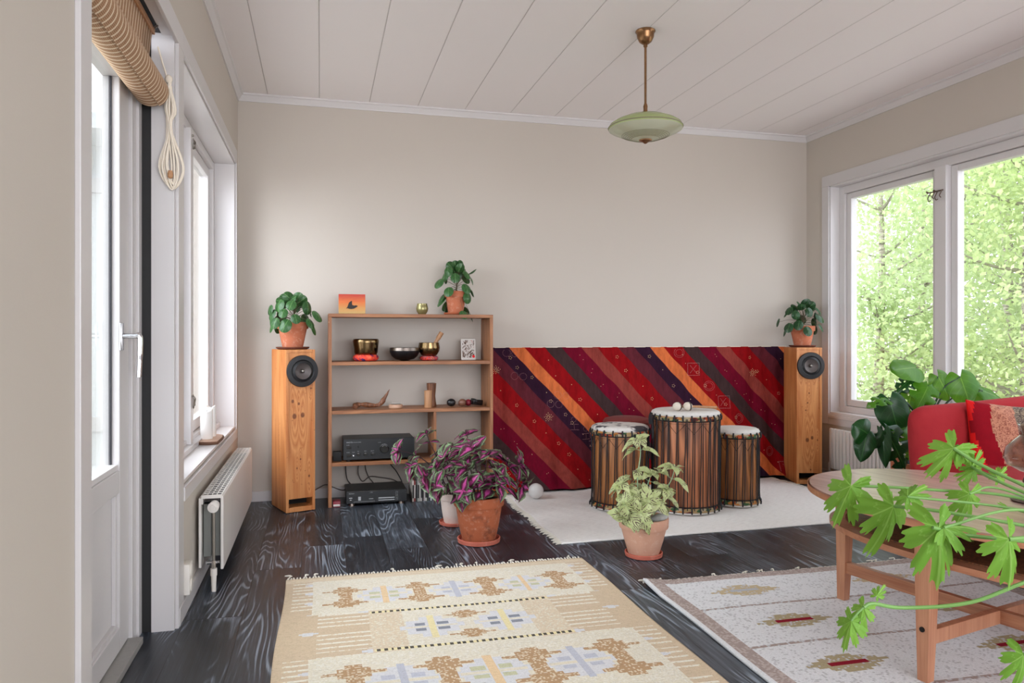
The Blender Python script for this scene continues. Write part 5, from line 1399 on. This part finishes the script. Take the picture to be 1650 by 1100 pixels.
# glass table lamp / candle lamp
gl = thing('glass_candle_lamp', 'smoky bulbous glass lamp on a silvery foot standing on the coffee table', 'lamp', (2.612, -2.925, TZ + .0008))
b = MB(); b.lathe([(0, 0), (.058, 0), (.062, .004), (.058, .010), (.03, .018), (.014, .03), (.018, .045), (.03, .06), (.026, .075), (.012, .085), (0, .085)], 40); b.build('foot', 'silverrim', gl)
b = MB(); b.lathe([(.012, .085), (.04, .094), (.072, .112), (.083, .136), (.074, .165), (.05, .19), (.036, .204), (.038, .222), (.044, .236), (.042, .236), (.035, .222), (.033, .204), (.047, .188), (.071, .164), (.080, .136), (.070, .114), (.038, .097), (.0, .09)], 48); b.build('glass_bowl', 'amber', gl)

# ---------------- sofa ----------------
sf = thing('red_sofa', 'red upholstered sofa with rounded high arm in front of the right window', 'sofa', (3.03, -2.03, 0))
# local: arm runs along +x at y 0; seat extends towards -y
def rbox(B, prof, path): pass
b = MB()
def arm(u, v):
    """arm slab swept along x with a rounded top; u along, v around"""
    L = .78; x = u * L
    H = .690 + .035 * min(1, u * 1.2); Tk = .065
    r = Tk; a = v * 2 * PI
    # rounded rectangle section in (y,z)
    pts = []
    hh = H - .14
    cy, cz = r * math.copysign(abs(math.cos(a)) ** .75, math.cos(a)), math.copysign(abs(math.sin(a)) ** .55, math.sin(a)) * hh / 2
    # front end rounding and lean
    e = min(1, u * 9); k = (1 - (1 - e) ** 2) ** .5 if e < 1 else 1
    z = .14 + hh / 2 + cz * (.80 + .20 * k)
    y = cy * (.35 + .65 * k)
    lean = -.055 * (1 - (z - .14) / hh) * (1 - u)
    return V((x - .06 * (z - .14) / hh * (1 - min(1, u * 3)), y + .0 + .045 * u * u, z))
b.grid(arm, 48, 40)
b.bm.verts.ensure_lookup_table()
ringv = [v for v in b.bm.verts if abs(v.co.z) >= 0][:41]
try: b.bm.faces.new(ringv[:-1])
except Exception: pass
bmesh.ops.remove_doubles(b.bm, verts=b.bm.verts, dist=1e-4)
b.build('armrest', 'sofa', sf, ang=70)
b = MB(); b.box((.42, -.87, .27), (.70, 1.72, .20), None, .03); b.build('seat_base', 'sofa', sf)
b = MB(); b.box((.37, -.47, .405), (.66, .78, .10), None, .035); b.box((.37, -1.27, .405), (.66, .78, .10), None, .035); b.build('seat_cushion', 'sofa', sf)
b = MB(); b.box((.74, -.87, .42), (.12, 1.72, .56), (0, .08, 0), .05); b.build('backrest', 'sofa', sf)
b = MB(); b.box((.42, -1.76, .42), (.72, .10, .5), None, .045); b.build('armrest', 'sofa', sf)
for (x, y) in ((.02, -.12), (.70, -.05), (.04, -1.72), (.70, -1.72)):
    b = MB(); zf = .012 if x < .3 else .0; b.box((x, y, (.169 + zf) / 2), (.042, .042, .169 - zf), None, .003, taper=.75); b.build('leg', 'tablewood', sf, smooth=False)

def pillow(loc, rot, S, th, mats, name, label, stripes=None, seed=1):
    t = thing(name, label, 'cushion', loc); t.rotation_euler = rot; random.seed(seed)
    N = 64
    def f(side):
        def g(u, v):
            x, y = u * 2 - 1, v * 2 - 1
            k = (1 - x * x) ** .5 * (1 - y * y) ** .5 if abs(x) < 1 and abs(y) < 1 else 0
            pin = 1 - .07 * (1 - x * x) * 0 - .075 * (1 - abs(x) ** 2) * abs(y) ** 3 * 0
            ex = x * (1 - .08 * (1 - y * y)); ey = y * (1 - .08 * (1 - x * x))
            # wrinkles
            w = .004 * math.sin(x * 9 + y * 5 + seed) * k
            return V((ex * S / 2, side * (th / 2 * k ** .8 + w), ey * S / 2))
        return g
    b = MB(); b.mi = 0; b.grid(f(-1), N, N)
    for fc in b.bm.faces:
        c = fc.calc_center_median()
        if stripes:
            for i, (lim, mi) in enumerate(stripes):
                if c.x + .02 * math.sin(c.z * 14) < lim * S / 2: fc.material_index = mi; break
    b.mi = 0; nf = set(b.bm.faces); b.grid(f(1), N, N)
    for fc in b.bm.faces:
        if fc not in nf: fc.material_index = len(mats) - 1
    bmesh.ops.remove_doubles(b.bm, verts=b.bm.verts, dist=1e-4)
    b.build('cover', mats, t, ang=180)
    return t
pillow((3.385, -2.20, .50), (math.radians(-14), math.radians(4), math.radians(-20)), .43, .16, ['cush_red', 'broc1', 'broc2', 'broc3', 'cush_side'], 'patchwork_cushion', 'crimson and brown brocade striped cushion leaning against the sofa arm', stripes=((-.84, 4), (-.55, 0), (-.12, 1), (.38, 2), (2, 3)), seed=2)

# ---------------- monstera between sofa and window ----------------
mo = thing('potted_monstera', 'large glossy leaved climbing plant in terracotta pot between sofa and right window', 'plant', (3.50, -1.55, 0))
b = MB(); b.lathe([(0, 0), (.11, 0), (.115, .01), (.14, .28), (.152, .285), (.155, .35), (.146, .352), (.143, .33), (.13, .28), (.1, .03), (0, .03)], 48); b.build('pot', 'terra_old', mo)
b = MB(); b.lathe([(0, .335), (.10, .332), (.142, .325)], 28); b.build('soil', 'soil', mo)
b = MB(); b.tube([(.01, .0, .33), (.01, .0, .70)], .022, 14)
for v in b.bm.verts: v.co += V(noise.noise_vector(v.co * 40)) * .004
b.build('moss_pole', 'bark', mo)
b = MB(); b.lathe([(0, .42), (.03, .42), (.055, .36), (.06, .325)], 20, c=(-.07, -.02, 0)); b.build('dark_cone', 'speaker_ring', mo)['label'] = 'dark grey cone on the soil'
def heart_leaf(name, tip_base, d, n, L, W, mat, par, cuts=0, curl=.25, holes=False):
    """heart shaped blade; the stalk joins at tip_base, blade points along d"""
    F_ = frame(d, n); vs_, fs_, uv_ = [], [], []; NT_, NS = 22, 12
    for i in range(NT_ + 1):
        t_ = i / NT_
        w = W * (math.sin(PI * min(1, (t_ * .96 + .04)) ** .72) ** .75 if t_ < 1 else 0)
        back = 0
        for j in range(NS + 1):
            s_ = j / NS * 2 - 1; ww = w
            if cuts:
                c_ = math.sin(t_ * PI * cuts * 2 + .6)
                if c_ > .55 and abs(s_) > .42: ww = w * (.42 + (abs(s_) - .42) * .12) / abs(s_)
            x = L * (t_ - .22 * (1 - t_) ** 2 * min(1, abs(s_) * 1.4) * (1 if t_ < .7 else 0))
            z = -curl * L * t_ * t_ - .22 * W * s_ * s_ + .05 * W * abs(s_) * math.sin(t_ * 14)
            vs_.append(V(tip_base) + F_ @ V((x, s_ * ww, z))); uv_.append((t_, .5 + .5 * s_))
    m = NS + 1
    for i in range(NT_):
        for j in range(NS):
            if holes and cuts and (i % 6) in (2, 3) and j in (4, 8): continue
            a = i * m + j; fs_.append((a, a + m, a + m + 1, a + 1))
    return raw(name, vs_, fs_, mat, par, uv_)
O_ = V((3.50, -1.55, 0)); root = V((.0, 0, .36))
vdir = V((0.6, .8, 0))     # rough viewing direction, leaves face back along it
ML = [  # stalk joint (world), direction, normal, length, half width, material, cuts
    ((3.50, -1.50, .835), (-.95, -.25, -.02), (-.35, -.70, .62), .185, .085, 'leaf_monst', 0, .05, False),
    ((3.52, -1.56, .745), (-.55, -.25, -.55), (-.3, -.8, .5), .15, .07, 'leaf_monst', 3, .2, False),
    ((3.58, -1.56, .79), (.35, -.2, -.75), (-.3, -.75, .5), .14, .065, 'leaf_monst', 0, .15, False),
    ((3.68, -1.60, .79), (.15, -.25, -.85), (-.35, -.8, .4), .16, .085, 'leaf_monst', 0, .1, False),
    ((3.74, -1.58, .76), (.6, -.2, -.6), (-.3, -.75, .5), .15, .07, 'leaf_monst', 0, .1, False),
    ((3.80, -1.62, .715), (.8, -.3, -.25), (-.2, -.6, .75), .13, .06, 'leaf_monst', 0, .2, False),
    ((3.24, -1.60, .69), (-.75, -.25, .1), (-.1, -.45, .85), .13, .045, 'leaf_monst', 3, .5, True),
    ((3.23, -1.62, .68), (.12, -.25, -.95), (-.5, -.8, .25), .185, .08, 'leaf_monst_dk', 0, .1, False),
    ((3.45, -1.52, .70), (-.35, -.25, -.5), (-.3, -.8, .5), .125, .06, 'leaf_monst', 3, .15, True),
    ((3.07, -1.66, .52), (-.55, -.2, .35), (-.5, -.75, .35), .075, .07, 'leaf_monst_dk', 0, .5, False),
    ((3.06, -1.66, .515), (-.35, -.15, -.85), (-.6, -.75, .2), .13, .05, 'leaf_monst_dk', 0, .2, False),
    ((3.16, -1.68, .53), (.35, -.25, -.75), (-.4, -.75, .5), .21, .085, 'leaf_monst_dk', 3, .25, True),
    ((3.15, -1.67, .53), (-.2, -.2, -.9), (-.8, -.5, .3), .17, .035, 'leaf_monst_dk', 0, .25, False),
    ((3.35, -1.64, .55), (-.85, -.2, .02), (-.1, -.45, .85), .16, .065, 'leaf_monst', 3, .3, False),
    ((3.33, -1.66, .52), (-.3, -.3, -.6), (-.3, -.8, .5), .14, .07, 'leaf_monst', 4, .15, False),
    ((3.41, -1.64, .56), (.2, -.25, -.75), (-.3, -.8, .4), .13, .06, 'leaf_monst', 0, .15, False),
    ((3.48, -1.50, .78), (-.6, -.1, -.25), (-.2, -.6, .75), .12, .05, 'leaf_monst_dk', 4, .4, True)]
b = MB()
for i, (p, d, n, L, W, m, cuts, curl, ho) in enumerate(ML):
    q = V(p) - O_; heart_leaf('leaf', q, d, n, L, W, m, mo, cuts, curl, ho)
    s0 = root + V((.01, 0, .0 if q.z < .6 else .16))
    b.tube(bez([s0, s0.lerp(q, .5) + V((0, .01, .06)), q], 8), [.005] * 8 + [.0035] * 9, 8)
b.build('stems', 'stem_dkgreen', mo)

# ---------------- scented geranium in the right foreground ----------------
GP = V((1.72, -4.06, 0))
pg = thing('potted_geranium', 'leggy bright green lobed leaved geranium reaching in from the right foreground', 'plant', (GP.x, GP.y, .5))
gs = thing('plant_stand', 'small round wooden plant stand just outside the right foreground', 'stand', (GP.x, GP.y, 0))
b = MB(); b.lathe([(0, .475), (.13, .475), (.135, .48), (.135, .494), (.13, .499), (0, .499)], 40); b.build('stand_top', 'tablewood_h', gs)
for k in range(3):
    a = k * 2.094 + .4; b = MB(); b.tube([(.09 * math.cos(a), .09 * math.sin(a), .476), (.13 * math.cos(a), .13 * math.sin(a), .012)], [.013, .009], 12); b.build('leg', 'tablewood', gs)
b = MB(); b.lathe([(0, 0), (.06, 0), (.085, .12), (.092, .122), (.094, .15), (.088, .15), (.08, .12), (.055, .02), (0, .02)], 40); b.build('pot', 'terra', pg)
b = MB(); b.lathe([(0, .135), (.05, .134), (.085, .13)], 24); b.build('soil', 'soil', pg)
def lobed(name, base, d, n, R_, mat, par, seed, cup=.25, sq=.72):
    """deeply cut five to seven lobed leaf with toothed edges"""
    rnd = random.Random(seed); F_ = frame(d, n); vs_, fs_, uv_ = [V(base)], [], [(.0, .5)]
    NA, NR = 96, 5; lobes = [-2.15, -1.25, -.58, 0, .58, 1.25, 2.15]; ln = [.60, .84, .98, 1.15, .98, .84, .60]
    def rad(th):
        r = .31
        for c, l in zip(lobes, ln):
            dd = abs(th - c); w = (.31 if abs(c) < 1 else .37) * (1 + .1 * math.sin(seed + c * 3))
            if dd < w:
                q = dd / w; k = (1 - q ** 2.6) ** .7
                tooth = 1 - .20 * (abs(((q * 1.9) % 1) - .5) < .22) - .0 * q
                r = max(r, .31 + (l * (1 + .08 * math.sin(seed * 2 + c * 5)) - .31) * k * tooth)
        return r
    lim = 2.62
    for q in range(1, NR + 1):
        for k in range(NA + 1):
            th = -lim + 2 * lim * k / NA; rr = q / NR
            f = rad(th); r = R_ * (rr * f if q > 1 else rr * min(f, .5))
            x, y = r * math.cos(th) * 1.12, r * math.sin(th) * sq
            fold_ = -.45 * abs(y)
            z = -cup * R_ * (rr * f) ** 2 + .05 * R_ * math.sin(th * 7) * rr + .03 * R_ * math.sin(th * 17 + seed) * rr * rr + fold_
            vs_.append(V(base) + F_ @ V((x, y, z))); uv_.append((.5 * rr, .5 + .5 * math.sin(th * 3.5) * .4 * rr))
    m = NA + 1
    for k in range(NA): fs_.append((0, 1 + k, 2 + k))
    for q in range(NR - 1):
        for k in range(NA): a = 1 + q * m + k; fs_.append((a, a + m, a + m + 1, a + 1))
    return raw(name, vs_, fs_, mat, par, uv_)
LOFF = V((GP.x, GP.y, .5))
Rt = V((.9684, -.2492, 0)); Fw = V((.2492, .9684, 0)); Up = V((0, 0, 1))   # right, away, up as seen from the sitting side of the room
def D3(r, f, u): return Rt * r + Fw * f + Up * u
GL = [  # joint (world), direction(r,f,u), normal(r,f,u), size, cup
    ((1.272, -3.768, .769), (-.35, .1, -.85), (-.35, -.8, .45), .060, .3),
    ((1.300, -3.825, .749), (-.30, 0, -.9), (.1, -.9, .4), .064, .3),
    ((1.304, -3.847, .767), (.55, .1, .35), (0, -.6, .75), .034, .35),
    ((1.284, -3.924, .743), (.05, -.1, -.95), (0, -.92, .3), .070, .25),
    ((1.29, -3.926, .743), (.9, .1, .12), (0, -.5, .8), .044, .35),
    ((1.330, -3.988, .741), (.1, -.1, -.95), (.1, -.9, .3), .052, .25),
    ((1.468, -3.765, .819), (-.5, .1, -.65), (-.1, -.9, .4), .054, .3),
    ((1.476, -3.767, .816), (.75, .1, .35), (0, -.6, .75), .030, .35),
    ((1.496, -3.772, .789), (.5, .1, .6), (0, -.8, .5), .030, .3),
    ((1.492, -3.78, .785), (-.7, 0, -.35), (0, -.7, .7), .026, .35),
    ((1.505, -3.81, .779), (.6, .1, .5), (0, -.8, .5), .022, .3),
    ((1.408, -3.853, .767), (-.25, 0, -.8), (-.1, -.9, .4), .040, .3),
    ((1.186, -3.899, .636), (-.45, -.1, -.7), (-.6, -.7, .2), .030, .4),
    ((1.17, -3.895, .618), (-.35, -.1, -.85), (-.6, -.75, .2), .034, .35),
    ((1.206, -3.900, .650), (.4, 0, .5), (0, -.7, .6), .015, .3),
    ((1.303, -4.032, .615), (-.1, -.1, -.8), (.1, -.9, .3), .036, .3),
    ((1.47, -3.86, .745), (-.6, 0, .4), (0, -.8, .6), .012, .3),
    ((1.475, -3.98, .725), (.3, 0, -.8), (0, -.9, .3), .05, .3)]
for i, (p, d, n, R_, cup) in enumerate(GL):
    lobed('leaf', V(p) - LOFF, D3(*d), D3(*n), R_ * 1.02, 'leaf_pelar', pg, i + 3, cup)
b = MB(); hub = V((1.50, -3.96, .74))
st0 = V((GP.x - .01, GP.y + .02, .63))
def stemw(pts, r): b.tube([p - LOFF for p in bez(pts, 8)], r, 8)
stemw([st0, (1.60, -4.02, .70), (1.53, -3.90, .755), (1.49, -3.80, .795), (1.468, -3.765, .819)], .0028)
stemw([st0, (1.58, -4.0, .71), (1.50, -3.92, .755), (1.475, -3.83, .782), (1.496, -3.772, .789)], .0024)
stemw([st0, (1.6, -3.99, .70), (1.49, -3.88, .758), (1.38, -3.81, .766), (1.279, -3.768, .769)], .0022)
stemw([st0, (1.58, -4.03, .70), (1.44, -3.95, .735), (1.34, -3.88, .75), (1.300, -3.825, .749)], .0024)
stemw([st0, (1.57, -4.04, .69), (1.42, -3.97, .722), (1.32, -3.93, .732), (1.276, -3.922, .743)], .0026)
stemw([st0, (1.57, -4.05, .70), (1.45, -4.01, .745), (1.330, -3.988, .741)], .0028)
stemw([st0, (1.56, -4.05, .66), (1.42, -3.99, .69), (1.32, -3.94, .645), (1.25, -3.90, .63), (1.20, -3.90, .640), (1.186, -3.899, .636)], .0026)
stemw([st0, (1.52, -4.08, .64), (1.38, -4.05, .64), (1.303, -4.032, .615)], .0024)
stemw([(1.304, -3.847, .767), (1.42, -3.90, .757), (1.56, -4.0, .735)], .0018)
stemw([(1.408, -3.853, .767), (1.45, -3.86, .775), (1.50, -3.93, .75)], .0016)
stemw([(1.29, -3.926, .743), (1.42, -3.92, .758), (1.52, -3.97, .74)], .002)
stemw([(1.47, -3.86, .745), (1.49, -3.90, .738), (1.50, -3.94, .74)], .0012)
stemw([st0, (1.55, -4.03, .70), (1.475, -3.98, .725)], .002)
stemw([(1.496, -3.772, .789), (1.50, -3.80, .782), (1.505, -3.81, .779)], .0012)
stemw([(1.186, -3.899, .636), (1.178, -3.897, .628), (1.17, -3.895, .618)], .0016)
b.build('stems', 'stem_green', pg)

# ---------------- outdoors ----------------
b = MB(); b.box2((-30, -30, -.75), (60, 60, -.7)); gd = b.build('garden_ground', 'bounce_ground', smooth=False); gd['kind'] = 'structure'; gd['label'] = 'pale ground outside, lightened to bounce light indoors'; gd['category'] = 'ground'
import numpy as np
def tree(loc, H, R_, n, ls, mt, label, seed, trunk_r=.06, low=.1, bark='birch', name='birch_tree'):
    n = int(n * 1.9); ls *= .70
    rng = np.random.default_rng(seed); t = thing(name, label, 'tree', loc, group='birch woods beyond the right window')
    b = MB(); random.seed(seed); lean = rng.uniform(-.3, .3, 2)
    P_ = bez([(0, 0, 0), (lean[0] * .3, lean[1] * .3, H * .3), (lean[0] * .5, lean[1] * .8, H * .65), (lean[0], lean[1], H)], 5)
    b.tube(P_, [trunk_r * (1 - .8 * i / len(P_)) for i in range(len(P_))], 9); b.build('trunk', bark, t)
    b = MB(); ends = []
    for k in range(26):
        f = random.uniform(low, .95); p = P_[min(len(P_) - 1, int(f * (len(P_) - 1)))]; a = random.uniform(0, 2 * PI); L = R_ * random.uniform(.5, 1.1) * (1.15 - .6 * f)
        e = p + V((math.cos(a) * L, math.sin(a) * L, L * random.uniform(.15, .7))); m = p.lerp(e, .5) + V((0, 0, -.05 * L))
        b.tube(bez([p, m, e], 4), [trunk_r * .28 * (1 - .1 * i) for i in range(9)], 5); ends += [m, e, p.lerp(e, .75)]
    b.build('branches', 'twig', t)
    E_ = np.array([[*e] for e in ends]); idx = rng.integers(0, len(E_), n)
    c = E_[idx] + rng.normal(0, R_ * .26, (n, 3)) * [1, 1, .8]
    c[:, 2] = np.clip(c[:, 2], -.1, None)
    a1 = rng.normal(0, 1, (n, 3)); a1 /= np.linalg.norm(a1, axis=1)[:, None]
    nz = rng.normal(0, 1, (n, 3)) * .8 + [0, 0, .5]; nz /= np.linalg.norm(nz, axis=1)[:, None]
    a2 = np.cross(nz, a1); a2 /= np.linalg.norm(a2, axis=1)[:, None]; a1 = np.cross(a2, nz)
    s_ = rng.uniform(.7, 1.3, (n, 1)) * ls
    vs_ = np.stack([c - a1 * s_, c + a2 * s_ * .62 - a1 * s_ * .1 , c + a1 * s_, c - a2 * s_ * .62 - a1 * s_ * .1, c + nz * s_ * .12], 1).reshape(-1, 3)
    base = np.arange(n)[:, None] * 5
    fs_ = np.concatenate([base + [0, 1, 4], base + [1, 2, 4], base + [2, 3, 4], base + [3, 0, 4]], 1).reshape(-1, 3)
    me = bpy.data.meshes.new('foliage'); me.vertices.add(len(vs_)); me.vertices.foreach_set('co', vs_.ravel())
    me.loops.add(fs_.size); me.loops.foreach_set('vertex_index', fs_.ravel()); me.polygons.add(len(fs_))
    me.polygons.foreach_set('loop_start', np.arange(0, fs_.size, 3)); me.polygons.foreach_set('loop_total', np.full(len(fs_), 3))
    me.update(calc_edges=True); me.materials.append(M[mt]); o = bpy.data.objects.new('foliage', me); COL.objects.link(o); o.parent = t
    return t
TR = [  # near saplings
    (7.2, 1.1, 4.6, 1.3, 7000, .042, 'tl1', 'young birch nearest the left pane of the right window'),
    (8.4, .0, 5.0, 1.4, 7000, .045, 'tl1', 'young birch filling the second pane of the right window'),
    (6.9, -.7, 3.2, 1.1, 5500, .040, 'tl1', 'low leafy sapling close behind the second window pane'),
    (6.6, 2.4, 3.6, 1.1, 5500, .040, 'tl2', 'low leafy sapling seen at the far left of the right window'),
    (9.2, 2.2, 5.6, 1.6, 7000, .05, 'tl2', 'taller birch behind the nearest sapling, right of the window corner'),
    (10.6, .9, 6.2, 1.8, 8000, .055, 'tl2', 'tall birch behind the saplings near the window mullion'),
    (9.6, 4.6, 6.4, 1.8, 8000, .055, 'tl2', 'tall birch deep in the woods at the left of the view'),
    (13.0, 3.2, 6.4, 2.3, 9000, .075, 'tl3', 'distant pale tree between the birches'),
    (14.5, 6.2, 7.2, 2.6, 9000, .08, 'tl3', 'distant pale tree at the left edge of the woods'),
    (15.5, 1.2, 5.2, 2.4, 9000, .08, 'tl3', 'distant pale tree low behind the right pane'),
    (12.2, -1.0, 4.6, 1.9, 7000, .065, 'tl2', 'rounded tree at the far right of the right pane'),
    (11.5, 7.0, 7.0, 2.2, 8000, .07, 'tl3', 'distant pale tree seen beside the window frame'),
    (18, 5, 6.8, 3.0, 8000, .10, 'tl3', 'farthest hazy tree on the left of the woods'), (19, 0.5, 5.2, 3.0, 8000, .10, 'tl3', 'farthest hazy tree on the right of the woods')]
for i, (x, y, H, R_, n, ls, mt, lb) in enumerate(TR): tree((x, y, -.7), H, R_, n, ls, mt, lb, 100 + i, .035 + .011 * H)
# slim bare birch trunks standing in the woods
for i, (x, y, H, r) in enumerate(((7.9, 1.45, 7.5, .05), (8.8, .35, 8, .06), (9.5, 3.4, 9, .08), (11.0, .1, 9, .08), (10.4, 2.6, 9, .07))):
    t = thing('slim_birch', ('slim birch trunk just left of the window mullion', 'slim pale birch trunk right of the mullion', 'thick birch trunk in the left pane', 'distant birch trunk in the right pane', 'distant birch trunk between the others')[i], 'tree', (x, y, -.7), group='birch woods beyond the right window')
    b = MB(); b.tube(bez([(0, 0, 0), (.05, 0, H * .3), (-.05, .05, H * .6), (.08, 0, H)], 6), [r * (1 - .5 * k / 19) for k in range(19)], 12); b.build('stem', 'birch', t)
    b = MB(); random.seed(i + 50)
    for k in range(14):
        z = random.uniform(.8, H * .9); a = random.uniform(0, 2 * PI); L = random.uniform(.4, 1.1)
        b.tube(bez([(0, 0, z), (math.cos(a) * L * .5, math.sin(a) * L * .5, z + L * .2), (math.cos(a) * L, math.sin(a) * L, z + L * .55)], 4), [.012 * (1 - .09 * q) for q in range(9)], 5)
    b.build('branches', 'twig', t)
# white veranda wing seen through the glazed door and left window
vw = thing('veranda_wing', 'white boarded veranda wing seen faintly through the left door pane', 'building', (-1.1, 2.2, -.7))
b = MB(); b.box2((-3.0, 0, 0), (.72, .12, 3.3)); b.build('boarded_wall', 'wall_out', vw, smooth=False)
b = MB(); b.box2((-3.1, -.6, 3.3), (.75, .3, 3.42)); b.build('roof_edge', 'wall_out', vw, smooth=False)
b = MB(); b.box2((-3.0, -.04, .9), (.74, 0, 1.02)); b.box2((.62, -.06, 0), (.74, 0, 3.3)); b.box2((-3.0, -.05, 2.9), (.74, 0, 3.02)); b.build('white_boards', 'white2', vw, smooth=False)
for i, (x, y, H, R_) in enumerate(((-7.5, -1.5, 5.2, 1.7), (-9.0, 1.8, 6.0, 2.0), (-6.8, 3.6, 4.4, 1.4))):
    tree((x, y, -.7), H, R_, 4500, .075, 'tl2', ('leafy birch outside the left wall, straight across from the door', 'taller birch outside the left wall, opposite the left window', 'lower birch outside the left wall, beyond the back corner')[i], 400 + i, .07)['group'] = 'birches beyond the left wall'
tree((-2.1, .6, -.7), 2.0, .6, 1500, .04, 'tl2', 'small leafy bush outside the glazed left door', 333, .02, name='garden_bush', bark='twig')
